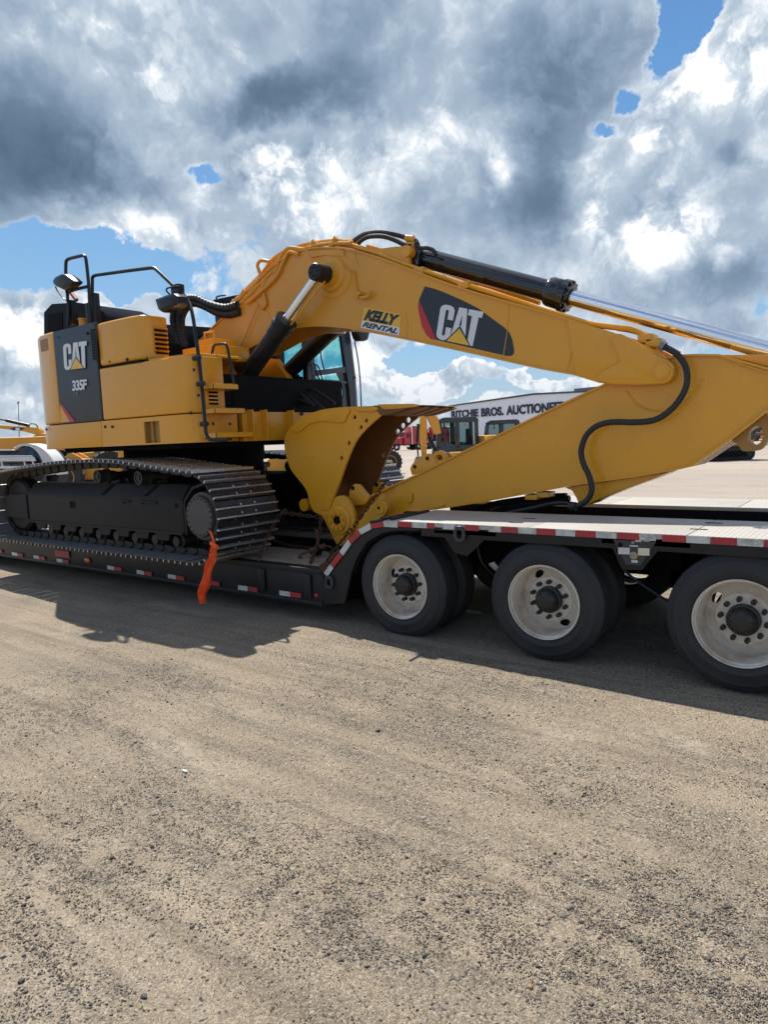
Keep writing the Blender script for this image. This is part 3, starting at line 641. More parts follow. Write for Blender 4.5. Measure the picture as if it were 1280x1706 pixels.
    rots = [2.75, -1.05, 2.55]
    def wheel(xc, zc, Y, rot, nutrot, full, flip=False):
        M = Matrix.Translation((xc, Y, zc)) @ Matrix.Rotation(random.random()*6, 4, 'Y')
        Mr = Matrix.Translation((xc, Y, zc))
        if flip: Mr = Mr @ Matrix.Rotation(math.pi, 4, 'Z')
        w = link(bpy.data.objects.new('wheel', rm), T, Mr)
        t = link(bpy.data.objects.new('tyre', tm), w, Mr)
        if full:
            link(bpy.data.objects.new('wheel_disc', disc_mesh(rot)), w, Mr); link(bpy.data.objects.new('hub', hm), w, Mr)
            for i in range(10):
                a = nutrot+i*math.pi/5; link(bpy.data.objects.new('lug_nut', nm), w, Mr @ Matrix.Translation((.145*math.cos(a), 0, .145*math.sin(a))))
            link(bpy.data.objects.new('brake_drum', dm), w, Mr)
    for i, (xc, zc) in enumerate(AX):
        wheel(xc, zc, YN, rots[i], .1+.2*i, True)
        wheel(xc, zc, YN+.335, 0, 0, False)
        wheel(xc, zc, YF, 0, .3, i == 2, True); wheel(xc, zc, YF-.335, 0, 0, False, True)
    # grease hoses / air lines under the deck
    for (a, b) in (((-1.75, 5.3, .95), (-1.35, 5.35, .45)), ((-3.0, 5.3, .9), (-2.8, 5.5, .4))):
        mb = MB(); mb.tube([a, (a[0]+.05, a[1], (a[2]+b[2])/2), b], .012); mb.build('air_line', RUB, T)
    mb = MB(); mb.tube(pxv([(968, 842), (930, 838), (880, 848), (820, 860)], 6.1), .022); mb.build('air_line', RUB, T)
    for q in ([(820, 853), (850, 843), (900, 838), (950, 830)], [(790, 850), (830, 838), (905, 828), (945, 826)]):
        mb = MB(); mb.tube(pxv(q, 6.45), .03); mb.build('air_line', RUB, T)
    return T
RINGM = mat('scuffed_black_ring', (.05, .05, .052), .5, metal=.3, var=.4, vscale=20)
DCY2 = mat('caution_label', (.62, .58, .42), .5, var=.1)
BRS = mat('brass_badge', (.30, .25, .17), .4, metal=.5, var=.2)
AX = [(-3.655, .42), (-2.235, .435), (-.815, .45)]
trailer()

# ------------------------------------------------------------------ excavator
X = empty('excavator', (-8.2, 6.28, DM), 'large yellow tracked excavator with long boom and narrow bucket loaded on the black lowboy trailer', 'excavator')
def crawler(yc, near):
    path = []
    cx, cz, r = -6.17, 1.015, .495; ix = -10.75
    for t in np.linspace(-90, 90, 25): path.append(V((cx+r*math.cos(math.radians(t)), 0, cz+r*math.sin(math.radians(t)))))
    top = [(-6.45, 1.535), (-6.70, 1.560), (-7.15, 1.605), (-7.58, 1.640), (-8.2, 1.655), (-8.95, 1.642), (-9.7, 1.60), (-10.4, 1.545)]
    path += [V((a, 0, b)) for a, b in top]
    for t in np.linspace(95, 265, 21): path.append(V((ix+r*math.cos(math.radians(t)), 0, cz+r*math.sin(math.radians(t)))))
    path += [V((x, 0, .52)) for x in (-10.0, -9, -8, -7)]
    P = spline(path+[path[0]], 6); L = [0]
    for i in range(len(P)-1): L.append(L[-1]+(P[i+1]-P[i]).length)
    tot = L[-1]; n = round(tot/.2165); pitch = tot/n
    tr = MB()
    # shoe: plate with three grousers, outward = +Z local, X along the chain
    sm = MB(); sm.box((-.098, -.44, -.012), (.104, .44, .0))
    for gx, gh in ((-.078, .032), (.022, .032)):
        sm.rings([[V((gx-.013, y, -.004)), V((gx+.013, y, -.004)), V((gx+.008, y, gh)), V((gx-.008, y, gh))] for y in (-.438, .438)])
    for bx, by in ((-.04, .10), (.05, .10), (-.04, -.10), (.05, -.10)): sm.cyl((bx, by, 0), (bx, by, .014), .016, n=6)
    shoe = sm.mesh('track_shoe', STD2, bevel=.0025, seg=1); shoe.materials.append(STL); shoe.materials.append(DUSTY)
    for p in shoe.polygons:
        if p.center.z > .012: p.material_index = 1
        elif p.center.z < -.0105: p.material_index = 2
    lm = MB()
    for s in (-1, 1): lm.rings([[V((x, s*y, z)) for x, z in ((-.12, -.045), (-.11, -.085), (-.04, -.098), (.04, -.098), (.11, -.08), (.12, -.04), (.05, -.013), (-.06, -.013))] for y in (.075, .125)])
    lm.cyl((-.09, -.14, -.065), (-.09, .14, -.065), .028, n=12)
    chain = bpy.data.objects.new('track', lm.mesh('track', STD)); 
    # the chain part: all links in one band
    allm = MB(); mats = []
    for k in range(n):
        s = k*pitch
        i = max(0, min(len(L)-2, next(j for j in range(len(L)-1) if L[j+1] >= s))); t = (s-L[i])/(L[i+1]-L[i]); p = P[i].lerp(P[i+1], t)
        a = P[(i-1) % len(P)]; b = P[(i+2) % len(P)]; d = (P[i+1]-P[i]).normalized()
        s2 = (s+.01) % tot
        nrm = V((d.z, 0, -d.x)); yv = nrm.cross(d)
        M = Matrix(((d.x, yv.x, nrm.x, p.x), (d.y, yv.y, nrm.y, yc), (d.z, yv.z, nrm.z, p.z), (0, 0, 0, 1)))
        mats.append(M @ Matrix.Rotation(random.uniform(-.012, .012), 4, 'Y'))
        allm.add([M @ V(v) for v in lm.v], lm.f)
    c = allm.build('track_chain', STD, X)
    for M in mats: link(bpy.data.objects.new('track_shoe', shoe), c, M)
    # frame
    yo = yc-.25 if near else yc+.25
    sgn = -1 if near else 1
    fr = MB(); ya, yb = sorted((yc-.24, yc+.24))
    side = px([(45, 828), (300, 834), (300, 884), (56, 866)], 4.77) if True else None
    z1, z0 = 1.20, .80
    prof = [(-ya, 0)]
    # cross section in YZ: vertical sides, sloped top
    cs = [(ya, .80), (ya, 1.20), (ya+.12, 1.36), (yb-.12, 1.36), (yb, 1.20), (yb, .80)]
    fr.prX(cs, -10.2, -6.52)
    fr.build('track_frame', TRK, X, bevel=.012)
    lo = MB()
    for x in np.arange(-9.9, -6.7, .42):
        lo.rings([[V((x-.16, y, .80)), V((x+.16, y, .80)), V((x+.11, y, .70)), V((x-.11, y, .70))] for y in (ya+.01, ya+.04)])
        lo.rings([[V((x-.16, y, .80)), V((x+.16, y, .80)), V((x+.11, y, .70)), V((x-.11, y, .70))] for y in (yb-.04, yb-.01)])
    lo.box((-10.2, ya-.012, .785), (-6.55, ya+.02, .812)); lo.box((-10.2, ya-.012, 1.185), (-6.55, ya+.004, 1.20))
    lo.build('roller_guard', TRK, X)
    for x in np.arange(-9.69, -6.7, .42):
        mb = MB(); mb.lathe((x, yc-.2, .69), (0, 1, 0), [(0, .03), (0, .06), (.05, .065), (.06, .088), (.14, .088), (.15, .07), (.25, .07), (.26, .088), (.34, .088), (.35, .065), (.40, .06), (.4, .03)], n=20); mb.build('track_roller', STD, X)
    for x, z in ((-8.28, 1.455), (-7.36, 1.44)):
        mb = MB(); mb.lathe((x, yc-.24, z), (0, 1, 0), [(0, 0), (0, .03), (.012, .03), (.012, .06), (0, .066), (0, .085), (.12, .085), (.12, .10), (.16, .10), (.16, .07), (.24, .07), (.3, .05), (.45, .05), (.45, 0)], n=24)
        mb.box((x-.05, yc+.05, 1.3), (x+.05, yc+.14, z)); mb.build('carrier_roller', STD, X)
    mb = MB(); mb.lathe((cx, yc-.29, cz), (0, 1, 0), [(0, 0), (0, .225), (.012, .232), (.05, .235), (.06, .27), (.2, .27), (.2, 0)], n=48)
    fd = mb.build('final_drive', TRK2, X)
    if near:
        mb = MB(); mb.cyl((0, -.298, 0), (0, -.288, 0), .011, n=6); bmh = mb.mesh('drive_bolt', HUB)
        for i in range(20):
            a = i*math.pi/10; link(bpy.data.objects.new('drive_bolt', bmh), fd, Matrix.Translation((cx+.205*math.cos(a), yc, cz+.205*math.sin(a))))
    sp = MB(); nt_ = 21
    for yy in (yc-.05,):
        ring = []
        for i in range(nt_*2):
            a = i*math.pi/nt_; rr = .40 if i % 2 else .35; ring.append((cx+rr*math.cos(a), cz+rr*math.sin(a)))
        sp.prY(ring, yc-.05, yc+.03)
    sp.build('sprocket', STD, X)
    mb = MB(); mb.lathe((ix, yc-.12, cz), (0, 1, 0), [(0, 0), (0, .36), (.04, .40), (.2, .40), (.24, .36), (.24, 0)], n=40); mb.build('idler', STD, X)
    mb = MB(); mb.prY([(-10.95, .84), (-10.95, 1.16), (-10.25, 1.20), (-10.25, .82)], ya-.005, ya+.03); mb.box((-10.8, ya+.03, .9), (-10.2, yb-.03, 1.14)); mb.build('idler_yoke', TRK, X, bevel=.01)
    if near:
        # drive housing opening edge and cleats on the frame side
        mb = MB(); ribbonY(mb, [(-6.50, .79), (-6.50, 1.17), (-6.33, 1.34), (-6.1, 1.40)], .03, ya, ya+.3); mb.build('frame_end_plate', TRK, X)
        mb = MB(); mb.box((-9.02, ya-.003, 1.03), (-8.88, ya+.002, 1.12)); mb.box((-6.66, ya-.003, 1.10), (-6.60, ya+.002, 1.15)); mb.build('frame_slot', DRK, X)
        for x in (-8.2, -7.25):
            mb = MB(); mb.rings([[V((x-.04+dx, ya+.015, 1.222)), V((x+.04+dx, ya+.015, 1.222)), V((x+.17, ya+.11, 1.352)), V((x+.09, ya+.11, 1.352))] for dx in (0,)]+[[V((x-.04, ya+.010, 1.228)), V((x+.04, ya+.010, 1.228)), V((x+.17, ya+.105, 1.358)), V((x+.09, ya+.105, 1.358))]]); mb.build('frame_slot', DRK, X)
        for a, b in ((-7.75, -7.55), (-7.35, -7.0)): mb = MB(); mb.box((a, ya-.03, 1.145), (b, ya-.0, 1.16)); mb.box((a+.02, ya-.03, 1.125), (a+.06, ya, 1.146)); mb.build('frame_step', TRK, X)
DUSTY = mat('dusty_track_inside', (.13, .125, .125), .7, var=.25, vscale=12, dirt=(.08, .065, .05), dirt_amt=.6)
STD2 = mat('track_plate_steel', (.045, .046, .052), .24, metal=.6, var=.3, vscale=10, dirt=(.09, .07, .055), dirt_amt=.5, bump=.2)
TRK2 = mat('final_drive_cover', (.075, .068, .062), .6, var=.2, vscale=6, dirt=(.14, .11, .08), dirt_amt=.6)
crawler(4.995, True); crawler(7.565, False)
def carbody():
    mb = MB(); mb.box((-9.1, 5.2, .95), (-7.3, 7.35, 1.35)); mb.prY([(-9.4, .9), (-9.2, 1.3), (-7.2, 1.3), (-7.0, .9)], 5.3, 5.6); mb.prY([(-9.4, .9), (-9.2, 1.3), (-7.2, 1.3), (-7.0, .9)], 6.95, 7.25); mb.build('carbody', DRK, X, bevel=.02)
    mb = MB(); mb.cyl((-8.2, 6.28, 1.33), (-8.2, 6.28, 1.60), .97, n=60); mb.cyl((-8.2, 6.28, 1.60), (-8.2, 6.28, 1.80), .99, n=60); s = mb.build('swing_bearing', DRK, X)
carbody()

# plan of the near side (world XY), rear to front
REAR = [(-10.15, 6.28), (-10.13, 5.9), (-10.05, 5.5), (-9.90, 5.18), (-9.70, 4.92), (-9.50, 4.76), (-9.28, 4.68), (-9.0, 4.655)]
SIDE = [(-8.84, 4.65), (-7.90, 4.665), (-7.2, 4.685), (-6.62, 4.705)]
FRONT = [(-6.42, 4.72), (-6.29, 4.765), (-6.22, 4.84), (-6.19, 4.95), (-6.185, 5.10)]
PLAN = REAR+SIDE+FRONT
def sub_plan(x0, x1, front=True):
    out = [p for p in PLAN if x0 < p[0] < x1 and p[1] < 5.11]
    def at(x):
        for i in range(len(PLAN)-1):
            (a, b), (c, d) = PLAN[i], PLAN[i+1]
            if a <= x <= c: return (x, b+(d-b)*(x-a)/(c-a+1e-9))
    s = at(x0); e = at(x1)
    return ([s] if s else [])+out+([e] if e and (not out or e[0] > out[-1][0]+1e-4) else [])
def wall(pl, z0, z1, t=.03, prud=0):
    n = len(pl); P = [V(p) for p in pl]; N_ = []
    for i in range(n):
        d = (P[min(i+1, n-1)]-P[max(i-1, 0)]).normalized(); N_.append(V((-d.y, d.x)))    # inward (+Y)
    mb = MB(); R = []
    for i in range(n):
        a = P[i]-N_[i]*prud; b = P[i]+N_[i]*t
        R.append([V((a.x, a.y, z0)), V((a.x, a.y, z1)), V((b.x, b.y, z1)), V((b.x, b.y, z0))])
    mb.rings(R); return mb
def bolt(x, y, Y, parent, r=.02, m=HUB, name='bolt'):
    p = PY(x, y, Y); mb = MB(); mb.cyl((p.x, Y-.006, p.z), (p.x, Y+.004, p.z), r, n=12); mb.cyl((p.x, Y-.013, p.z), (p.x, Y-.005, p.z), r*.5, n=6); mb.build(name, m, parent)
def upper():
    ZB, ZS, ZM, ZT = 1.835, 2.155, 2.80, 3.355
    # main frame / dark core
    mb = MB(); mb.prZ([(-9.6, 5.3), (-9.2, 4.85), (-6.6, 4.85), (-6.3, 5.2), (-6.3, 7.4), (-9.6, 7.4)], ZB-.06, 2.62); mb.prZ([(-9.6, 5.0), (-7.95, 5.0), (-7.95, 7.4), (-9.6, 7.4)], 2.63, 3.20); mb.build('upper_frame_core', DRK, X)
    # counterweight, solid with rounded edges
    far = [(x, 2*6.28-y) for x, y in REAR[::-1]][:-1]
    cw = MB(); cw.prZ(REAR+[(-8.862, 4.652), (-8.862, 7.90)]+far, ZS+.012, 3.365); c = cw.build('counterweight', YEL, X, bevel=.045, seg=3)
    p0, p1 = PY(64, 567, 4.66), PY(79, 585, 4.66)
    mb = MB(); q = px([(65, 566), (79.5, 563.5), (80.5, 583), (66, 585.5)], 4.665); mb.prY(q, 4.672, 4.70); 
    # sits on the curved corner: follow it
    vs = []
    for x, z in [(a, b) for a, b in q]: vs.append((x, z))
    pl = sub_plan(max(-9.45, vs[0][0]+.0), vs[1][0]+.0); w = wall(pl, vs[2][1], vs[1][1], .02, .004); w.build('rear_reflector', mat('grille_mesh', (.30, .17, .07), .6, var=.3, vscale=60), c)
    # lower skirt: rear section, front section with pocket
    wall(sub_plan(-10.14, -7.915), ZB, ZS-.004, .05, .006).build('skirt_panel', YEL, X, bevel=.006)
    xa, xb = PY(241, 720, 4.69).x, PY(265.5, 720, 4.69).x; za, zb_ = PY(253, 738, 4.69).z, PY(253, 702, 4.69).z
    for a, b, c0, c1 in ((-7.905, xa, ZB, ZS-.004), (xb, -6.1, ZB, ZS-.004), (xa, xb, zb_, ZS-.004), (xa, xb, ZB, za)):
        pl = sub_plan(a, b) if b < -6.18 else sub_plan(a, -6.1)
        w = wall(pl, c0, c1, .05, .006); w.build('skirt_panel', YEL, X)
    mb = MB(); mb.box((xa-.01, 4.75, za-.01), (xb+.01, 4.78, zb_+.01)); mb.box((xa-.01, 4.69, za-.01), (xa+.012, 4.76, zb_+.01)); mb.box((xa+.09, 4.72, za), (xa+.12, 4.76, zb_)); mb.build('skirt_pocket', YIN2, X)
    for x, y in ((77, 715.5), (174.5, 711), (186.5, 711)): bolt(x, y, 4.655, X, .017)
    for x, y in ((355, 706), (383, 706), (384, 731)):
        p = PY(x, y, 4.95); bolt(x, y, 4.83, X, .018)
    # black side door with logo
    dp = MB(); pl = sub_plan(-8.846, -7.872); dpo = wall(pl, ZS+.006, ZT-.005, .04, .008).build('side_door', PNL, X, bevel=.006)
    Yd = 4.642
    cat_logo(quadmap(PY(104.6, 573.5, Yd), PY(144.3, 568, Yd), PY(143.8, 612.4, Yd), PY(107.2, 617, Yd)), dpo)
    decal('letter', text_polys('335F', .034, 0, .86), quadmap(PY(119.9, 634, Yd), PY(144.3, 631.6, Yd), PY(144.3, 649.0, Yd), PY(120.3, 651.6, Yd)), LET, dpo)
    decal('letter', text_polys('L CR', .02), quadmap(PY(121.5, 653.5, Yd), PY(129.6, 652.6, Yd), PY(129.8, 658.6, Yd), PY(121.8, 659.6, Yd)), GREY, dpo)
    q = quadmap(PY(98.2, 664, Yd), PY(130, 664, Yd), PY(130, 705, Yd), PY(98.2, 705, Yd), .0015)
    def S(pts): return [[(lambda p: tuple(p))(PY(x, y, Yd-.002)) for x, y in pts]]
    def flat(name, pts, m, dY=.002):
        mb = MB(); mb.add([PY(x, y, Yd-dY) for x, y in pts], [tuple(range(len(pts)))]); return mb.build(name, m, dpo, smooth=False)
    flat('red_stripe', [(98.3, 668.5), (124.5, 702), (115.7, 702.8), (99.4, 674.5)], DCR); flat('yellow_corner', [(99.4, 674.5), (115.7, 702.8), (100.9, 704)], YEL)
    # air grille: recessed dark slot crossed by fine bars
    a, b = PY(150.2, 549.5, Yd), PY(160.4, 599.5, Yd); c1 = PY(158.5, 548, Yd)
    mb = MB(); x0, x1, z0, z1 = a.x+.01, c1.x+.01, b.z, a.z
    mb.box((x0, Yd-.003, z0), (x1, Yd-.001, z1)); g = mb.build('air_grille', DRK, dpo)
    mb = MB()
    for i in range(4): mb.box((x0+(x1-x0)*i/3-.003, Yd-.008, z0), (x0+(x1-x0)*i/3+.003, Yd-.004, z1))
    for i in range(12): mb.box((x0, Yd-.0095, z0+(z1-z0)*i/11-.003), (x1, Yd-.0085, z0+(z1-z0)*i/11+.003))
    mb.build('grille_bars', PNL, dpo)
    bolt(97, 562, Yd+.004, dpo, .015); bolt(144.5, 555, Yd+.004, dpo, .018)
    # upper hood box with rounded nose
    hp = [(-7.845, 5.04), (-7.845, 4.665)]+[(-7.6, 4.668), (-7.18, 4.69), (-7.04, 4.725), (-6.965, 4.80), (-6.945, 4.90), (-6.94, 5.04)]
    mb = MB(); mb.prZ(hp, ZM+.012, 3.33); hb = mb.build('hood_box', YEL, X, bevel=.05, seg=4)
    mb = MB(); mb.box((-7.842, 4.68, ZM-.01), (-6.99, 5.03, ZM+.012)); mb.build('hood_seam', DRK, X)
    for x, y in ((183, 602), (211, 599)): bolt(x, y, 4.675, hb, .02)
    for i in range(6):
        z = 2.885+i*.052; mb = MB(); mb.box((-6.946, 4.85, z), (-6.932, 5.01, z+.022)); mb.build('vent_slot', DRK, hb)
        mb = MB(); mb.add([(-6.945, 4.84, z+.024), (-6.945, 5.02, z+.024), (-6.922, 5.02, z+.038), (-6.922, 4.84, z+.038), (-6.945, 4.84, z+.05), (-6.945, 5.02, z+.05)], [(0, 1, 2, 3), (3, 2, 5, 4), (0, 3, 4), (1, 5, 2)]); mb.build('louvre', YEL, hb)
    mb = MB(); mb.tube([PY(232, 530.5, 4.79), PY(235, 545, 4.765), PY(240, 575, 4.765), PY(246, 602, 4.765)], .005, n=6); mb.build('hood_seam', DRK, hb)
    # fuel / tool tank below it, rounded front corner
    tp = sub_plan(-7.866, -6.10)+[(-6.19, 5.20), (-7.866, 5.20)]
    mb = MB(); mb.prZ(tp, ZS+.008, ZM-.012); tk = mb.build('fuel_tank', YEL, X, bevel=.022, seg=3)
    mb = MB(); mb.prZ([(-6.94, 4.74), (-6.30, 4.80), (-6.22, 4.95), (-6.21, 5.5), (-6.94, 5.5)], ZM-.01, ZM+.012); mb.build('tank_top_plate', YEL, X)
    mb = MB(); mb.box((-7.85, 4.9, ZS-.01), (-6.25, 5.4, ZS+.01)); mb.box((-9.0, 4.9, ZS-.02), (-7.8, 5.4, ZS+.02)); mb.build('tank_seam', DRK, X)
    for x, y in ((323, 616), (330.5, 658.5), (317, 688)): bolt(x, y, 4.76, tk, .018)
    # front steps and grille
    for k, (x0, y0, x1, y1) in enumerate(((345, 640, 395, 645), (348, 681, 405, 686), (350, 722, 417.5, 726))):
        Ya, Yb = 4.86, (5.22, 5.30, 5.40)[k]
        a = PY(x0, y0, Ya); Xf = -5.97; z = a.z
        mb = MB(); mb.box((-6.19, Ya, z-.055), (Xf, Yb, z-.05)); mb.box((Xf-.006, Ya, z-.055), (Xf, Yb, z)); mb.box((-6.19, Ya, z-.055), (Xf, Ya+.006, z)); mb.box((-6.19, Yb-.006, z-.055), (Xf, Yb, z)); mb.box((-6.19, Ya+.006, z-.012), (Xf-.006, Yb-.006, z-.004))
        st = mb.build('step', YEL, X)
        t = MB()
        for i in range(16):
            yy = Ya+.02+(Yb-Ya-.04)*i/15
            for xx in (-6.16, -6.10, -6.04, -5.99): t.add([(xx-.012, yy-.006, z-.004), (xx+.012, yy-.006, z-.004), (xx+.012, yy+.006, z-.004), (xx-.012, yy+.006, z-.004), (xx, yy, z+.012)], [(0, 1, 4), (1, 2, 4), (2, 3, 4), (3, 0, 4)])
        t.build('grip_teeth', YEL, st, smooth=False)
    g0, g1 = PY(352, 648, 5.0), PY(368, 674, 5.0)
    mb = MB(); mb.box((-6.195, 4.92, 2.21), (-6.165, 5.10, 2.44)); gr = mb.build('grille_box', YEL, X, bevel=.004)
    for i in range(4): mb = MB(); mb.box((-6.168, 4.945, 2.25+i*.042), (-6.160, 5.075, 2.272+i*.042)); mb.build('vent_slot', DRK, gr)
    # front inner panel behind the steps (slopes back)
    mb = MB(); mb.prY([(-6.20, 2.16), (-6.20, 2.76), (-6.42, 2.76), (-6.42, 2.16)], 5.10, 5.20); mb.prY([(-6.19, ZB), (-6.19, ZS-.004), (-6.42, ZS-.004), (-6.42, ZB)], 5.10, 5.36); mb.build('front_cover', YEL, X)
    # grip strip along the tank's top edge
    t = MB()
    for i in range(16):
        yy = 4.85+i*.04; t.add([(-6.25, yy-.01, ZM+.012), (-6.21, yy-.01, ZM+.012), (-6.21, yy+.01, ZM+.012), (-6.25, yy+.01, ZM+.012), (-6.23, yy, ZM+.03)], [(0, 1, 4), (1, 2, 4), (2, 3, 4), (3, 0, 4)])
    t.build('grip_teeth', YEL, X, smooth=False)
    # boom foot brackets, hose bulkhead and deck
    mb = MB(); mb.box((-7.05, 5.3, 2.80), (-6.45, 5.85, 2.98)); mb.build('valve_cover', YEL, X, bevel=.015)
    mb = MB(); mb.box((-7.0, 5.5, 2.99), (-6.7, 5.88, 3.10)); mb.build('hose_bulkhead', YEL, X, bevel=.01)
    mb = MB(); mb.tube([(-6.98, 5.6, 3.1), (-6.98, 5.6, 3.2), (-6.80, 5.6, 3.2), (-6.80, 5.6, 3.1)], .014, straight=True); mb.build('lifting_loop', YEL, X)
    for y0, y1 in ((5.72, 5.84), (6.70, 6.82)):
        mb = MB(); mb.prY([(-7.6, 1.85), (-6.25, 1.85), (-6.25, 2.15), (-6.9, 2.95), (-7.3, 3.0), (-7.6, 2.6)], y0, y1); mb.build('boom_foot_plate', YEL, X, bevel=.01)
    # front lower frame seen under the cab
    mb = MB(); mb.box((-6.30, 5.45, 1.83), (-6.20, 7.2, 2.18)); mb.build('front_frame_plate', YEL, X, bevel=.008)
    for y in (5.52, 5.74, 6.2, 6.8): mb = MB(); mb.box((-6.21, y, 1.84), (-6.10, y+.02, 2.20)); mb.build('frame_gusset', YEL, X)
    mb = MB(); mb.box((-6.6, 7.05, 1.80), (-5.75, 7.95, 1.92)); mb.build('cab_floor_plate', YEL, X, bevel=.01)
    mb = MB(); mb.box((-6.6, 5.4, 1.80), (-6.28, 6.9, 2.6)); mb.build('swing_motor_housing', DRK, X, bevel=.03)
    # far side house mass
    mb = MB(); mb.prZ([(-8.85, 7.2), (-8.85, 7.86), (-7.7, 7.86), (-7.7, 7.2)], 1.85, 2.1); mb.build('far_side_house', YEL, X, bevel=.03)
    # engine hood, black, with chamfered raised rear box
    zt, zb = 3.34, 3.80
    hb = MB(); A = [(-10.02, 5.35), (-8.55, 5.35), (-8.55, 6.9), (-10.02, 6.9)]
    xl, xr = -9.86, -8.05; y0, y1 = 5.12, 6.85
    pr = px([(72, 590), (72, 520), (85, 506), (125, 503.5), (150, 507), (172, 519), (177, 527), (178, 560)], 5.15)
    mb = MB(); mb.prY(pr, 5.15, 5.95); eh = mb.build('engine_hood', HOODM, X, bevel=.02)
    q = px([(78, 524), (102, 521), (102, 548), (79, 551)], 5.13)
    mb = MB(); mb.prY(q, 5.135, 5.16); mb.build('hood_screen', DRK, eh)
    mb = MB(); pr = px([(240, 600), (240, 545), (270, 540), (350, 545), (366, 552), (366, 600)], 6.75); mb.prY(pr, 6.75, 7.6); mb.build('engine_hood', HOODM, X, bevel=.02)
    mb = MB(); mb.prY(px([(268, 600), (268, 556), (345, 560), (345, 600)], 6.72), 6.725, 6.76); mb.build('hood_screen', DRK, X)
    p = PY(138, 545, 4.95); mb = MB(); mb.cyl((p.x, 4.95, 3.30), (p.x, 4.95, p.z+.09), .05, n=20); mb.cyl((p.x, 4.95, p.z+.09), (p.x, 4.95, p.z+.11), .06, n=20); mb.build('filler_cap', YEL, X)
    # red pole behind the mirror
    mb = MB(); mb.tube(pxv([(118, 488), (127, 500)], 5.4), .03, straight=True); mb.build('fire_extinguisher_hose', REDT, X)
    # handrails
    def rail(pts, Y, r=.021, name='handrail', m=BLK, sub=3):
        mb = MB(); mb.tube([PY(x, y, Y(i) if callable(Y) else Y) for i, (x, y) in enumerate(pts)], r, n=10, sub=sub); return mb.build(name, m, X)
    rail([(108.5, 470), (109, 456), (109.3, 440), (110.5, 434), (115, 431), (127, 428), (136, 426), (140, 426.5), (142.5, 431), (145, 450), (147.5, 477.5), (149, 510), (150.5, 540)], 4.86)
    rail([(113, 542), (114, 515), (112, 490), (117, 485), (130, 481), (143, 478), (147.5, 477)], 4.86)
    rail([(154, 540), (153.5, 510), (153.5, 470), (154, 462), (158, 459), (170, 457), (210, 451.5), (245, 447), (255, 446.5), (262, 451), (290, 477.5), (306, 492), (314, 503), (320, 522), (326, 560), (332, 606), (337, 655), (341, 700), (343, 720), (347, 730), (355, 732.5), (379, 732)], lambda i: 5.0-.25*min(1, max(0, (i-12)/5)))
    rail([(350.5, 608), (353, 590), (356, 577), (360, 574), (372, 573), (377, 575), (380, 585), (385, 612), (389, 642)], 5.18, .016)
    for pts, w in (([(118, 500), (118, 542)], .05), ([(145, 505), (151, 538)], .05), ([(156, 488), (158, 538)], .045)): 
        mb = MB(); a, b = pxv(pts, 4.9); mb.box((a.x-w/2, 4.88, b.z), (a.x+w/2, 4.96, a.z)); mb.build('rail_bracket', BLK, X, bevel=.005)
    for x, y in ((329, 596), (336, 639), (342, 706)):
        p = PY(x, y, 4.75); mb = MB(); mb.cyl((p.x-.07, 4.75, p.z), (p.x+.02, 4.76, p.z), .028, n=12); mb.build('rail_clamp', BLK, X)
    # mirrors
    def mirror(pts, Y, th):
        mb = MB(); A = pxv(pts, Y); c = sum(A, V())/len(A); R = [[c.lerp(p, .55)+V((0, -th*.5, 0)) for p in A], [c.lerp(p, .92)+V((0, -th*.35, 0)) for p in A], A, [c.lerp(p, .98)+V((.02, th*.5, 0)) for p in A], [c.lerp(p, .5)+V((.03, th, 0)) for p in A]]
        mb.rings(R); return mb.build('mirror', BLK, X, bevel=.004)
    mirror([(91.5, 468), (96, 462), (107, 456.5), (113, 457), (122, 463), (129.5, 469), (127, 473), (117, 481), (110, 484), (97, 478), (92.5, 474)], 4.72, .12)
    rail([(92, 478), (95, 484), (101, 492), (106, 498), (112, 501)], 4.78, .010, 'mirror_arm'); rail([(110, 484), (112, 492)], 4.8, .016, 'mirror_arm')
    mirror([(262.5, 500), (266, 498), (282, 492), (296, 489), (303, 494), (306, 505), (300, 511), (285, 517), (273, 521), (268, 517)], 4.90, .13)
    rail([(290, 497), (281, 489), (277, 484), (279, 480), (290, 478), (299, 477)], 4.95, .010, 'mirror_arm')
    mb = MB(); p = PY(296, 483, 5.0); mb.box((p.x-.08, 4.96, p.z-.05), (p.x+.06, 5.05, p.z+.06)); mb.build('mirror_clamp', BLK, X, bevel=.01)
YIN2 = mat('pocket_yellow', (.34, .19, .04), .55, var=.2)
HOODM = mat('hood_dark_grey', (.030, .034, .042), .8, spec=0, var=.15, vscale=2, dirt=(.10, .10, .10), dirt_amt=.3)
upper()

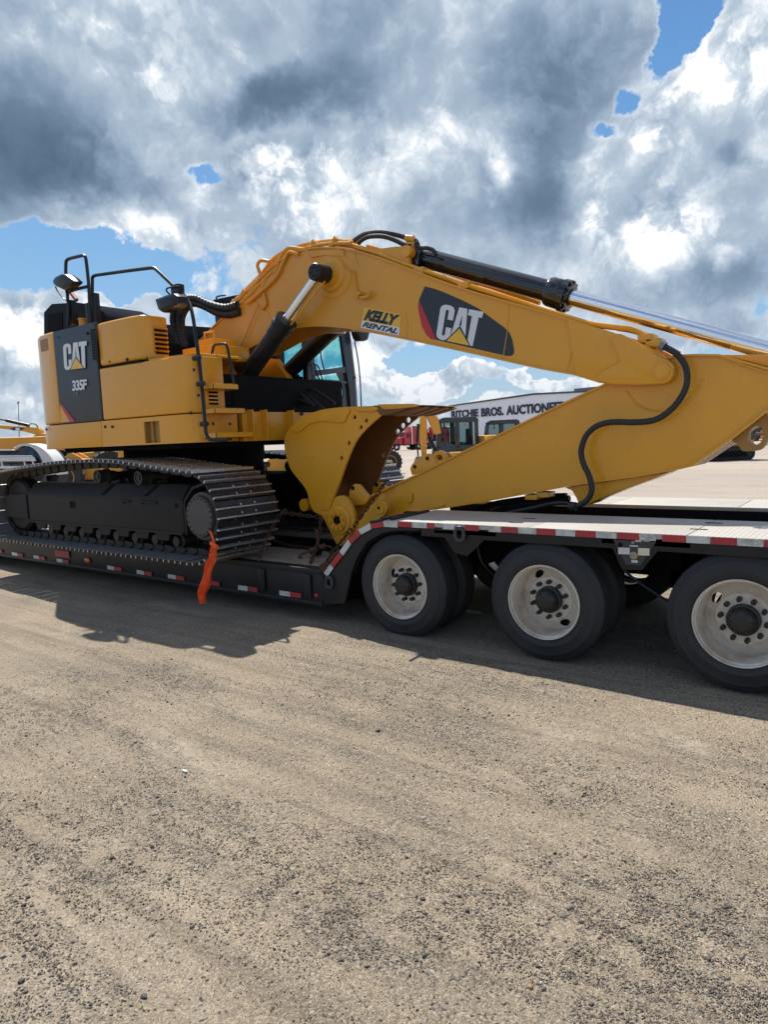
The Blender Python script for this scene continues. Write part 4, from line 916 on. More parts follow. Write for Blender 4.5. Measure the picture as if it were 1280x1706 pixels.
# ------------------------------------------------------------------ boom, stick, cylinders
YB0, YB1 = 6.00, 6.60
def box_section(name, top, bot, Y0, Y1, inset=.02, plate=.018, m=YEL, parent=X):
    """top and bottom are pixel traces on the near side, both left to right"""
    T, B = px(top, Y0), px(bot, Y0)
    web = T+B[::-1]; mb = MB(); mb.prY(web, Y0+inset, Y1-inset); o = mb.build(name, m, parent, ang=30)
    m2 = MB(); ribbonY(m2, T, plate, Y0, Y1); m2.build('top_plate', m, o, ang=25)
    m3 = MB(); ribbonY(m3, B[::-1], plate, Y0, Y1); m3.build('bottom_plate', m, o, ang=25)
    return o
def sm(pts, k=4): return [(p.x, p.y) for p in spline([V((a, b, 0)) for a, b in pts], k)]
def boom():
    top = sm([(329, 568), (340, 558), (356, 541), (380, 518), (402, 492), (421, 474), (447, 448), (474, 426), (500, 416), (530, 411), (575, 413), (620, 424), (665, 440), (706, 456), (774, 480), (860, 505), (920, 522), (987, 543), (1032, 557)], 3)
    bot = [(332, 618), (360, 606), (397, 589), (427, 574), (455, 558), (487, 548), (520, 544), (555, 545), (605, 552), (700, 571), (800, 592.5), (900, 615), (960, 626), (999, 638)]
    b = box_section('boom', top, sm(bot, 3), YB0, YB1)
    # end fork plates, near and far, raised outline
    end = [(945, 532), (990, 545), (1032, 558), (1062, 569), (1085, 580), (1104, 592), (1118, 603), (1124, 612), (1125, 623), (1119, 632), (1107, 640), (1060, 642), (1025, 641), (999, 638), (960, 626)]
    for y0, y1 in ((YB0-.004, YB0+.06), (YB1-.06, YB1+.004)):
        mb = MB(); mb.prY(px(end, YB0), y0, y1); mb.build('fork_plate', YEL, b, bevel=.006)
    rein = sm([(1019, 565), (1022, 559), (1030, 556), (1044, 560), (1084, 585), (1122, 606), (1124, 616), (1122, 628), (1110, 638), (1060, 640), (1025, 639.5), (1000, 634), (998, 628), (1003, 621), (1032, 605), (1034, 598)], 3)
    mb = MB(); mb.prY(px(rein, YB0), YB0-.022, YB0-.003); mb.build('reinforcing_plate', YEL, b, bevel=.006)
    p = PY(1103, 618.5, YB0); mb = MB(); mb.lathe((p.x, YB0-.02, p.z), (0, -1, 0), [(0, .075), (.012, .073), (.016, .06), (.016, .058), (.010, .056), (.010, .0)], n=36); mb.build('pivot_pin', YEL, b)
    # boom cylinder boss rings
    p = PY(553, 457, YB0)
    mb = MB(); mb.lathe((p.x, YB0+.025, p.z), (0, -1, 0), [(0, .27), (.012, .26), (.02, .20), (.05, .18), (.06, .145), (.10, .13), (.10, 0)], n=48); mb.build('cylinder_boss', YEL, b)
    # gusset lines: ear plates for pipe clamps
    for pts in ([(566, 430), (575, 440), (582, 450), (590, 452)], [(590, 452), (592, 470), (596, 488)]):
        mb = MB(); mb.tube(pxv(pts, YB0-.0), .008); mb.build('grease_line', YEL, b)
    mb = MB(); mb.box(tuple(PY(592, 494, YB0)-V((0, .05, 0))), tuple(PY(604, 491, YB0)+V((0, .02, .03)))); mb.cyl(PY(594, 492, YB0-.05), PY(594, 492, YB0+.02), .03, n=12); mb.tube(pxv([(600, 496), (612, 494), (618, 485)], YB0-.03), .018); mb.build('line_bracket', YEL, b)
    mb = MB(); mb.tube(pxv([(520, 437), (513, 421), (508, 416), (512, 412), (520, 411)], YB0-.06), .009); mb.build('grease_line', YEL, b)
    mb = MB(); mb.prY(px([(514, 418), (565, 415), (573, 418), (573, 427), (540, 425), (516, 429)], YB0), YB0+.0, YB0+.022); mb.build('reinforcing_plate', YEL, b, bevel=.003)
    mb = MB(); mb.tube(pxv([(430, 508), (418, 535), (402, 575), (385, 618), (378, 628)], YB0-.02), .008); mb.build('grease_line', YEL, b)
    mb = MB(); mb.tube(pxv([(439, 489), (442, 500), (443, 507), (437, 515)], YB0), .02); mb.build('line_bracket', YEL, b)
    for q in ([(676, 520), (679, 545), (676, 567)], [(962, 538), (955, 580), (944, 622)], [(988, 547), (986, 590), (978, 632)], [(848, 506), (846, 550), (838, 597)], [(420, 500), (446, 520), (455, 553)], [(590, 418), (596, 440)]):
        mb = MB(); mb.tube(pxv(q, YB0+.018), .0045, n=6); mb.build('weld_bead', YEL, b)
    # rear cylinder bracket on top
    mb = MB(); mb.prY(px([(608, 420), (640, 414), (662, 411), (676, 411), (681, 418), (684, 440), (640, 434)], 6.1), 6.08, 6.14); mb.prY(px([(608, 420), (640, 414), (662, 411), (676, 411), (681, 418), (684, 440), (640, 434)], 6.1), 6.42, 6.48); mb.build('cylinder_bracket', YEL, b, bevel=.006)
    mb = MB(); pts = px([(684, 414), (683, 440), (690, 448), (705, 452)], 6.1); mb.cyl(PY(676, 418, 6.05), PY(676, 418, 6.05)+V((0, .46, 0)), .06, n=20); mb.build('bracket_pin', YEL, b)
    # decals
    Yd = YB0+.02-.003
    def flat(name, pts, m, dY=0):
        mb = MB(); mb.add([PY(x, y, Yd-dY) for x, y in pts], [tuple(range(len(pts)))]); return mb.build(name, m, b, smooth=False)
    flat('black_decal', [(708, 477), (724, 481), (740, 487), (770, 500), (796, 513), (822, 532), (840, 545), (849, 554), (854, 566), (857, 583), (856.5, 589), (853, 593), (845, 593), (792, 581), (727, 566), (698, 500)], DCK)
    flat('red_decal', [(698.5, 500.5), (727, 566), (718, 565), (710, 557), (703, 543), (699, 525), (696.5, 510)], DCR, .001)
    cat_logo(quadmap(PY(735.5, 506, Yd), PY(806.4, 519.8, Yd), PY(791.0, 577.5, Yd), PY(726.5, 564.3, Yd)), b)
    st = quadmap(PY(607, 511.8, Yd), PY(669.8, 523.3, Yd), PY(664.8, 559.4, Yd), PY(601.3, 546, Yd), .001)
    decal('rental_sticker', [[(0, .36), (1, .38), (1, 1), (0, 1)]], st, DCY, b); decal('rental_sticker', [[(0, 0), (1, 0), (1, .38), (0, .36)]], st, LET, b)
    decal('letter', [[(.04+u*.93, .40+v*.54) for u, v in p] for p in text_polys('KELLY', .065, .35, .88)], st, DCK, b, .001)
    decal('letter', [[(.03+u*.93, .06+v*.26) for u, v in p] for p in text_polys('RENTAL', .04, .35, .9)], st, DCK, b, .001)
    return b
BM = boom()
def pipes():
    def t(name, pts, Y, r, m=YEL, sub=4): 
        mb = MB(); mb.tube(pxv(pts, Y), r, n=8, sub=sub); return mb.build(name, m, X)
    main = [(552, 405), (585, 409), (612, 417), (640, 427), (665, 437), (702, 450), (735, 461), (770, 473), (800, 482), (860, 501), (894, 513), (940, 527), (980, 539), (1005, 543), (1032, 546), (1050, 548), (1066, 554), (1080, 562), (1096, 570), (1108, 577)]
    t('hydraulic_pipe', main, 6.07, .026); t('hydraulic_pipe', [(x, y+2) for x, y in main[:14]], 6.18, .022)
    t('hydraulic_pipe', [(612, 410), (660, 424), (706, 441), (760, 460), (820, 479), (900, 505)], 6.52, .022)
    for x, y in ((700, 452), (775, 476), (1077, 564), (1090, 571)): 
        p = PY(x, y, 6.07); mb = MB(); mb.box((p.x-.06, 6.03, p.z-.035), (p.x+.06, 6.24, p.z+.035)); mb.build('pipe_clamp', YEL, X, bevel=.008)
    t('hydraulic_pipe', [(1030, 547), (1055, 551), (1080, 560), (1100, 573), (1120, 584), (1133, 590)], 6.2, .024)
    # loops over the heel of the boom
    t('hydraulic_pipe', [(386, 505), (400, 492), (415, 480), (428, 466), (434, 461), (431, 450), (429, 442), (432, 436), (438, 434), (448, 436)], 6.05, .022)
    t('hydraulic_pipe', [(391, 510), (404, 496), (422, 474), (437, 455), (448, 440), (457, 430), (470, 421)], 6.12, .022)
    t('hydraulic_pipe', [(400, 505), (420, 487), (436, 470), (456, 450), (464, 438), (470, 424), (478, 415), (485, 413), (505, 415), (520, 410), (550, 406), (585, 405)], 6.02, .022)
    t('hydraulic_pipe', [(410, 506), (430, 490), (450, 472), (462, 458), (470, 440), (476, 428), (482, 420), (497, 424)], 5.99, .020)
    t('hydraulic_pipe', [(404, 488), (425, 468), (444, 450), (460, 434), (475, 424), (500, 410), (530, 404), (560, 401), (590, 404)], 6.3, .024)
    t('hydraulic_pipe', [(410, 482), (430, 462), (450, 443), (470, 428), (500, 413), (540, 404), (580, 401), (600, 405)], 6.45, .024)
    for x, y in ((387, 508), (396, 503), (399, 516), (410, 497), (405, 490), (420, 483), (427, 474), (442, 470), (462, 447), (520, 409), (556, 404)):
        a = PY(x, y, 6.04); d = V((.045, 0, .045)); mb = MB(); mb.cyl(a-d, a+d, .036, n=12); mb.build('pipe_fitting', YEL, X)
    # black corrugated hoses from the bulkhead to the heel
    hA = [(300, 580), (294, 562), (290, 545), (288, 530), (291, 516), (299, 505), (312, 498), (328, 498), (349, 507), (375, 513), (396, 508)]
    hB = [(306, 580), (301, 560), (298, 540), (300, 524), (308, 512), (322, 505), (340, 510), (362, 521), (382, 524), (400, 519)]
    def cor(u): return .050 if False else .048+.005*math.sin(u*260)
    for h, Y in ((hA, 5.98), (hB, 6.0)):
        mb = MB(); mb.tube(pxv(h, Y), cor, n=12, sub=16); mb.build('corrugated_hose', RUB, X)
    mb = MB(); mb.tube(pxv([(310, 578), (305, 555), (304, 530), (313, 512), (330, 503), (352, 512), (380, 517)], 6.12), .04, n=10); mb.build('corrugated_hose', RUB, X)
    # hoses at the stick cylinder foot
    t('hydraulic_hose', [(590, 401), (600, 394), (612, 389), (635, 387), (660, 391), (680, 397), (692, 401), (696, 408), (695, 416)], 6.2, .027, RUB)
    t('hydraulic_hose', [(597, 405), (606, 398), (618, 394), (639, 394), (658, 400), (672, 407), (683, 410)], 6.1, .025, RUB)
    for x, y in ((683, 397), (684, 408)): 
        a = PY(x, y, 6.15); mb = MB(); mb.cyl(a-V((.045, 0, -.012)), a+V((.045, 0, -.012)), .034, n=12); mb.build('pipe_fitting', YEL, X)
    t('hydraulic_hose', [(696, 402), (694, 408), (700, 413), (712, 413), (722, 417), (727, 425)], 6.12, .022, RUB)
    # corrugated hose draped down the side of the stick
    hp = [(1101, 574), (1112, 580), (1126, 588), (1138, 601), (1145, 618), (1145, 640), (1138, 658), (1126, 675), (1112, 688), (1098, 697), (1080, 702), (1055, 703.5), (1025, 703), (1005, 706), (990, 713), (978, 725), (971, 741), (969, 756), (973, 773), (981, 790), (986, 807), (986, 820), (979, 833), (967, 841), (953, 844)]
    mb = MB(); mb.tube(pxv(hp, 5.95), lambda u: .026+.0016*math.sin(u*560), n=12, sub=14); h = mb.build('corrugated_hose', RUB, X)
    for (x, y), (a, b) in (((1101, 574), (1108, 578)), ((960, 843.5), (949, 844))):
        mb = MB(); mb.cyl(PY(x, y, 5.95), PY(a, b, 5.95), .040, n=16); mb.build('hose_fitting', GREY if y < 600 else RUB, X)
pipes()
def stick():
    Y0, Y1 = 6.06, 6.54
    top = [(640, 815), (700, 787), (760, 757), (820, 728), (880, 699), (940, 670), (996, 644), (1040, 625), (1080, 606), (1125, 591), (1160, 589.5), (1200, 590), (1240, 601), (1280, 612), (1330, 618), (1400, 622)]
    bot = [(640, 862), (700, 853), (760, 844), (820, 834), (880, 823), (940, 812), (1000, 803), (1060, 795), (1120, 785), (1155, 777), (1220, 733), (1280, 686), (1330, 668), (1400, 655)]
    o = box_section('stick', top, bot, Y0, Y1, .022)
    # rear lever above the flange line, towards the cylinder pin
    mb = MB(); mb.prY(px([(1195, 590), (1280, 590), (1400, 596), (1430, 612), (1425, 640), (1400, 655), (1400, 622), (1280, 611), (1240, 600)], Y0), Y0+.06, Y1-.06); mb.build('stick_lever', YEL, o, bevel=.006)
    # lower gusset where the hose ends
    mb = MB(); mb.prY(px([(938, 813), (950, 818), (958, 832), (962, 843), (975, 843), (992, 834), (1040, 815), (1090, 797), (1110, 788), (1060, 795)], Y0), Y0+.05, Y1-.05); mb.build('lower_gusset', YEL, o, bevel=.008)
    # pivot plate edge, seen as an arc under the fork
    p = PY(1103, 618.5, Y0); mb = MB(); mb.tube([V((p.x+.33*math.cos(a), Y0+.02, p.z+.33*math.sin(a))) for a in np.linspace(math.radians(205), math.radians(345), 16)], .008); mb.build('weld_bead', YEL, o)
    # nose: tapering to the bucket pin
    nose = [(640, 815), (625, 824), (600, 838), (585, 846), (572, 848), (560, 852), (553, 862), (556, 876), (568, 884), (588, 886), (612, 872), (640, 862)]
    mb = MB(); mb.prY(px(nose, Y0), Y0+.02, Y1-.02); mb.build('nose_casting', YEL, o, bevel=.012)
    # lugs on top
    for pts, y0, y1 in (([(684, 792), (681, 782), (683, 775), (697, 761), (706, 756), (714, 756), (721, 762), (724, 772), (728, 774)], 6.09, 6.13), ([(684, 792), (681, 782), (683, 775), (697, 761), (706, 756), (714, 756), (721, 762), (724, 772), (728, 774)], 6.46, 6.50)):
        mb = MB(); mb.prY(px(pts, Y0), y0, y1); l = mb.build('linkage_lug', YEL, o, bevel=.004)
        for hx, hy in ((689, 778), (710, 764)):
            p = PY(hx, hy, Y0); m2 = MB(); m2.lathe((p.x, y0-.004, p.z), (0, 1, 0), [(0, .035), (.048, .035), (.048, .022), (0, .022)], n=20, closed=True); m2.build('lug_bushing', YEL, l)
            m3 = MB(); m3.cyl((p.x, y0-.003, p.z), (p.x, y0+.0, p.z), .022, n=16); m3.build('lug_hole', DRK, l)
    for Yl in (6.10, 6.38):
        p = PY(732, 764, Yl); mb = MB(); mb.lathe((p.x, Yl, p.z), (0, 1, 0), [(0, .085), (.05, .085), (.05, .045), (0, .045)], n=28, closed=True); mb.prY(px([(716, 772), (748, 762), (752, 772), (718, 785)], Yl), Yl+.005, Yl+.045); mb.build('linkage_lug', YEL, o)
    # little welded blocks and lines on the web
    for q in ([(681, 832), (685, 821), (687, 822), (686, 836), (679, 838)], [(722, 844), (736, 839), (740, 841), (738, 845), (724, 848)]):
        mb = MB(); mb.prY(px(q, Y0), Y0-.004, Y0+.03); mb.build('weld_block', YEL, o, bevel=.003)
    for x, y in ((883, 828), (902, 824)): 
        p = PY(x, y, Y0); mb = MB(); mb.box((p.x-.06, Y0+.02, p.z-.03), (p.x+.06, Y0+.2, p.z+.02)); mb.build('stop_block', YEL, o, bevel=.004)
    for q in ([(853, 816), (872, 814)], [(855, 822), (870, 820)]): mb = MB(); mb.tube(pxv(q, Y0+.02), .005); mb.build('weld_bead', YEL, o)
    mb = MB(); mb.tube(pxv([(990, 720), (996, 745), (1003, 775), (1008, 796)], Y0+.022), .006); mb.build('weld_bead', YEL, o)
    mb = MB(); mb.tube(pxv([(648, 822), (656, 840), (660, 857)], Y0+.022), .006); mb.build('weld_bead', YEL, o)
    mb = MB(); mb.tube(pxv([(1200, 592), (1240, 608), (1280, 622)], Y0+.0), .007); mb.build('weld_bead', YEL, o)
    # lifting eye hanging under the rear corner
    outer = sm([(1218, 733), (1225, 737), (1232, 743), (1236, 750), (1242, 752), (1252, 751.5), (1266, 750), (1275, 742), (1281, 730), (1284, 712), (1278, 688), (1268, 690), (1245, 708)], 3)
    hole = sm([(1262, 709), (1255, 712), (1250, 719), (1248, 729), (1250, 737), (1256, 741), (1264, 740), (1270, 734), (1273, 723), (1270, 713)], 3)
    Yr = 6.15; th = .10
    A, B = px(outer, Yr), px(hole, Yr)
    c = (sum(b[0] for b in B)/len(B), sum(b[1] for b in B)/len(B))
    def key(p): return math.atan2(p[1]-c[1], p[0]-c[0])
    def at(P, a):
        best = None
        for i in range(len(P)):
            (x1, z1), (x2, z2) = P[i], P[(i+1) % len(P)]; dx, dz = x2-x1, z2-z1; ux, uz = math.cos(a), math.sin(a)
            den = ux*dz-uz*dx
            if abs(den) < 1e-9: continue
            t = ((x1-c[0])*dz-(z1-c[1])*dx)/den; s = ((x1-c[0])*uz-(z1-c[1])*ux)/den
            if t > 0 and -1e-6 <= s <= 1+1e-6: best = t if best is None else max(best, t)
        return (c[0]+ux*best, c[1]+uz*best)
    R = []
    for k in range(48):
        a = 2*math.pi*k/48; o_, i_ = at(A, a), at(B, a); R.append([V((o_[0], Yr, o_[1])), V((o_[0], Yr+th, o_[1])), V((i_[0], Yr+th, i_[1])), V((i_[0], Yr, i_[1]))])
    mb = MB(); mb.rings(R, closed=True); mb.build('lifting_eye', YIN3, o, ang=40)
    # stick cylinder
    a = PY(690, 425, 6.28); b = PY(948, 499, 6.28); c2 = PY(1285, 585, 6.28); d = (b-a).normalized()
    ax = (c2-a).normalized()
    mb = MB(); L = (b-a).length
    mb.lathe(a, ax, [(-.04, 0), (-.04, .08), (0, .09), (.03, .101), (.30, .101), (.305, .096), (.33, .096), (.335, .101), (L-.23, .101), (L-.225, .115)], n=40); cy = mb.build('stick_cylinder', BLKG, X)
    mb = MB(); mb.lathe(a+ax*(L-.22), ax, [(0, 0), (0, .130), (.02, .138), (.13, .138), (.14, .132), (.15, .150), (.21, .150), (.215, .12), (.235, .12), (.24, .085), (.25, .085), (.25, 0)], n=40)
    for i in range(12):
        t = i*math.pi/6; q = ax.to_track_quat('Z', 'Y'); o3 = a+ax*(L-.02)+(q @ V((math.cos(t), math.sin(t), 0)))*.13; mb.cyl(o3, o3+ax*.03, .014, n=8)
    mb.build('cylinder_head', BLKG, cy)
    mb = MB(); mb.cyl(a+ax*(L+.01), a+ax*(L+2.55), .073, n=96); mb.build('cylinder_rod', CHR, cy)
    e = a+ax*(L+2.6); mb = MB(); mb.cyl(e-V((0, .17, 0)), e+V((0, .17, 0)), .12, n=24); mb.build('rod_eye', YEL, cy)
    mb = MB(); p = PY(690, 425, 6.28); mb.prY(px([(683, 414), (684, 440), (696, 446), (700, 414)], 6.15), 6.15, 6.42); mb.build('cylinder_foot', BLKG, cy, bevel=.01)
YIN3 = mat('eye_paint', (.36, .18, .04), .5, var=.15, vscale=6, bump=.2)
stick()
def boom_cylinder(Y, head, foot, near):
    a = PY(*foot, Y); b = PY(*head, Y); ax = (b-a).normalized(); L = (b-a).length; s = .70 if near else .95
    mb = MB(); mb.lathe(a, ax, [(-.1, 0), (-.1, .10), (0, .108), (L*s-.26, .108), (L*s-.25, .118), (L*s-.03, .120), (L*s, .112), (L*s, .06)], n=32); c = mb.build('boom_cylinder', BLK, X)
    mb = MB(); mb.lathe(a+ax*(L*s-.13), ax, [(0, .12), (.01, .135), (.05, .135), (.055, .125), (.10, .125), (.105, .135), (.14, .135), (.15, .06)], n=24); mb.build('cylinder_head', BLK, c)
    mb = MB(); mb.cyl(a+ax*(L*s), b, .056, n=24); mb.build('cylinder_rod', CHR, c)
    if near:
        mb = MB(); mb.lathe(b+V((0, -.10, 0)), (0, 1, 0), [(0, 0), (0, .085), (.012, .095), (.20, .098), (.21, 0)], n=32); mb.build('rod_eye', BLK, c)
        for t in np.linspace(0, 2*math.pi, 7)[:-1]: m2 = MB(); m2.cyl(b+V((.05*math.cos(t), -.11, .05*math.sin(t))), b+V((.05*math.cos(t), -.095, .05*math.sin(t))), .009, n=6); m2.build('bolt', BLK, c)
        # grease tube beside the rod
        q = [b+V((.07, .0, -.1)), b.lerp(a, .3)+V((.12, 0, -.02)), b.lerp(a, .55)+V((.14, 0, .0)), b.lerp(a, .9)+V((.15, 0, 0))]
        mb = MB(); mb.tube(q, .011); mb.build('grease_line', YEL, c)
        mb = MB(); mb.tube([a+ax*(L*.45)+V((.13, 0, .0)), a+ax*(L*.2)+V((.14, 0, 0)), a+V((.14, .0, 0))], .018); mb.build('cylinder_port_pipe', BLK, c)
boom_cylinder(5.82, (533, 455), (366, 690), True)
boom_cylinder(6.88, (575, 528), (448, 652), False)

# ------------------------------------------------------------------ bucket
def boolean_holes(o, holes):           # holes: (x, z, r) cut through along Y
    mb = MB()
    for x, z, r in holes: mb.cyl((x, -20, z), (x, 20, z), r, n=20)
    c = bpy.data.objects.new('cutter', mb.mesh('cutter', HUB, smooth=False)); COL.objects.link(c)
    md = o.modifiers.new('holes', 'BOOLEAN'); md.object = c; md.operation = 'DIFFERENCE'; md.solver = 'EXACT'
    bpy.context.view_layer.update(); me = bpy.data.meshes.new_from_object(o.evaluated_get(bpy.context.evaluated_depsgraph_get()))
    o.modifiers.clear(); o.data = me; bpy.data.objects.remove(c)
    while len(me.materials) > 1: me.materials.pop()
def bucket():
    Y0, Y1 = 5.86, 6.64
    b0 = bpy.data.objects.new('bucket', None)
    back = sm([(640, 675), (625, 676), (587.5, 677.5), (562, 679), (531, 684), (506, 695), (484, 712), (474.5, 731), (475, 752), (484, 781), (500, 802), (511, 818), (516, 837), (522, 851), (534, 858)], 4)
    front = sm([(534, 858), (545, 856), (550, 845), (558, 823), (566, 802), (576, 773), (587, 746), (595, 731), (603, 721), (617, 707), (631, 695), (637.5, 687), (640, 675)], 3)
    P = px(back, Y0); Q = px(front, Y0)
    mb = MB(); ribbonY(mb, P[::-1], .028, Y0+.03, Y1-.03); bk = mb.build('bucket', YEL3, X, ang=40)
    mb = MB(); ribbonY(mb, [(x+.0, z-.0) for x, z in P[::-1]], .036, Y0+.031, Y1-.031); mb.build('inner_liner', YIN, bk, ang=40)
    holes = [(PY(x, y, Y0).x, PY(x, y, Y0).z, .026) for x, y in ((590.6, 695), (610, 700.5), (601, 711.5), (581, 738), (568.6, 763))]
    # three more along the far cheek where light comes through
    far = [(PY(x, y, Y1-.02).x, PY(x, y, Y1-.02).z, r) for x, y, r in ((681, 699.6, .034), (672, 709, .034), (663, 719, .034), (640, 758, .024))]
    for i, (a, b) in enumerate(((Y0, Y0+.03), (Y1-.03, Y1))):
        mb = MB(); mb.prY(P+Q[1:-1], a, b); c = mb.build('side_plate', YEL3 if i == 0 else YIN, bk, ang=30); boolean_holes(c, holes if i == 0 else far)  # far plate takes the shade-darkened brown, near plate the plain paint
        c.data.set_sharp_from_angle(angle=math.radians(30))
    # lip
    L = px([(622, 675.5), (650, 674.5), (686, 674), (700, 675.5), (684, 679), (664, 686), (645, 691), (634, 692)], Y0)
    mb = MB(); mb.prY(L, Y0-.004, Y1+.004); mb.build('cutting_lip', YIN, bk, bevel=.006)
    mb = MB(); mb.prY(px([(630, 673.6), (686, 672.6), (704, 675), (692, 678), (664, 681), (640, 682)], Y0), Y0-.012, Y0+.03); mb.build('lip_edge', YEL3, bk, bevel=.004)
    for i in range(4):
        y = Y0+.05+i*(Y1-Y0-.2)/3
        mb = MB(); mb.prY(px([(650, 677), (692, 676.5), (704, 679), (690, 684), (668, 691), (652, 694)], Y0), y, y+.10); mb.build('tooth_adapter', YIN, bk, bevel=.012)
    # raised wear plates and embossed mark on the near cheek
    mb = MB(); mb.prY(px(sm([(483, 716), (494, 706), (506, 697.5), (520, 690), (534, 686), (556, 682), (584, 681), (580, 692), (574, 704), (555, 702.5), (534, 702), (516, 707), (500, 720), (489, 718)], 2), Y0), Y0-.020, Y0+.002); mb.build('wear_plate', YEL3, bk, bevel=.004)
    mb = MB(); mb.prY(px([(592, 679), (628, 677.5), (632, 682), (622, 686), (596, 685)], Y0), Y0-.020, Y0+.002); mb.build('wear_plate', YEL3, bk, bevel=.004)
    mb = MB()
    for q in ([(503, 759), (522, 760), (522, 762), (503, 761)], [(503, 776), (522, 777), (522, 779), (503, 778)], [(505, 764), (508, 764), (508, 775), (505, 774)], [(513, 764), (520, 768), (513, 774), (516, 768)]): mb.prY(px(q, Y0), Y0-.006, Y0+.002)
    mb.build('embossed_mark', YEL3, bk, bevel=.002)
    # hinge ears, hub and links at the stick nose
    ear = sm([(530, 850), (547, 852), (556, 832), (562, 827), (572, 826), (580, 834), (588, 850), (591, 868), (587, 886), (573, 905), (563, 910), (552, 890), (541, 868)], 2)
    for a in (5.80, 6.66): mb = MB(); mb.prY(px(ear, 5.8), a, a+.05); mb.build('hinge_ear', YEL3, bk, bevel=.006)
    p = PY(566, 866, 5.8); mb = MB(); mb.lathe((p.x, 5.80, p.z), (0, -1, 0), [(0, .17), (.02, .165), (.03, .13), (.055, .125), (.055, .06), (.03, .05), (.03, 0)], n=40)
    for i in range(8):
        a = i*math.pi/4+.2; mb.cyl((p.x+.092*math.cos(a), 5.75, p.z+.092*math.sin(a)), (p.x+.092*math.cos(a), 5.718, p.z+.092*math.sin(a)), .018, n=8)
    hh = mb.build('hinge_hub', YEL3, bk)
    mb = MB(); mb.cyl((p.x, 5.741, p.z), (p.x, 5.80, p.z), .042, n=24); mb.build('hub_bore', DRK, hh)
    hq = px([(583, 842), (600, 834.5), (625, 822), (655, 808)], Y0+.2); mb = MB(); ribbonY(mb, hq, .02, Y0+.17, Y1-.1); mb.build('nose_flange', YEL3, bk)
    p = PY(515.5, 840, 6.0); mb = MB(); mb.cyl((p.x, 5.9, p.z), (p.x, 6.6, p.z), .075, n=24); mb.build('pin_boss', YEL3, bk)
    arm = sm([(586, 896), (584, 886), (596, 868), (610, 850), (620, 838), (631, 834), (640, 839), (643, 848), (638, 859), (622, 869), (603, 884)], 2)
    mb = MB(); mb.prY(px(arm, 5.82), 5.84, 5.90); ar = mb.build('power_link', YEL3, bk, bevel=.006)
    p = PY(631, 846.5, 5.82); mb = MB(); mb.lathe((p.x, 5.84, p.z), (0, -1, 0), [(0, .07), (.02, .066), (.02, .02), (.012, .018), (.012, 0)], n=28); mb.build('link_pin', YEL3, ar)
    mb = MB(); mb.cyl((p.x, 5.825, p.z), (p.x, 5.84, p.z), .02, n=14); mb.build('lug_hole', DRK, ar)
    for Yl, q, h in ((5.98, [(580, 845), (582, 820), (585, 810), (591, 806), (598, 807), (606, 817), (616, 829), (608, 840)], (588, 813)), (6.38, [(583, 838), (586, 815), (592, 807), (600, 808), (612, 822), (622, 834), (608, 842)], (592, 812))):
        mb = MB(); mb.prY(px(q, 5.98), Yl, Yl+.04); l = mb.build('link_ear', YEL3, bk, bevel=.005); p = PY(*h, 5.98)
        m2 = MB(); m2.cyl((p.x, Yl-.004, p.z), (p.x, Yl, p.z), .026, n=16); m2.build('lug_hole', DRK, l)
bucket()

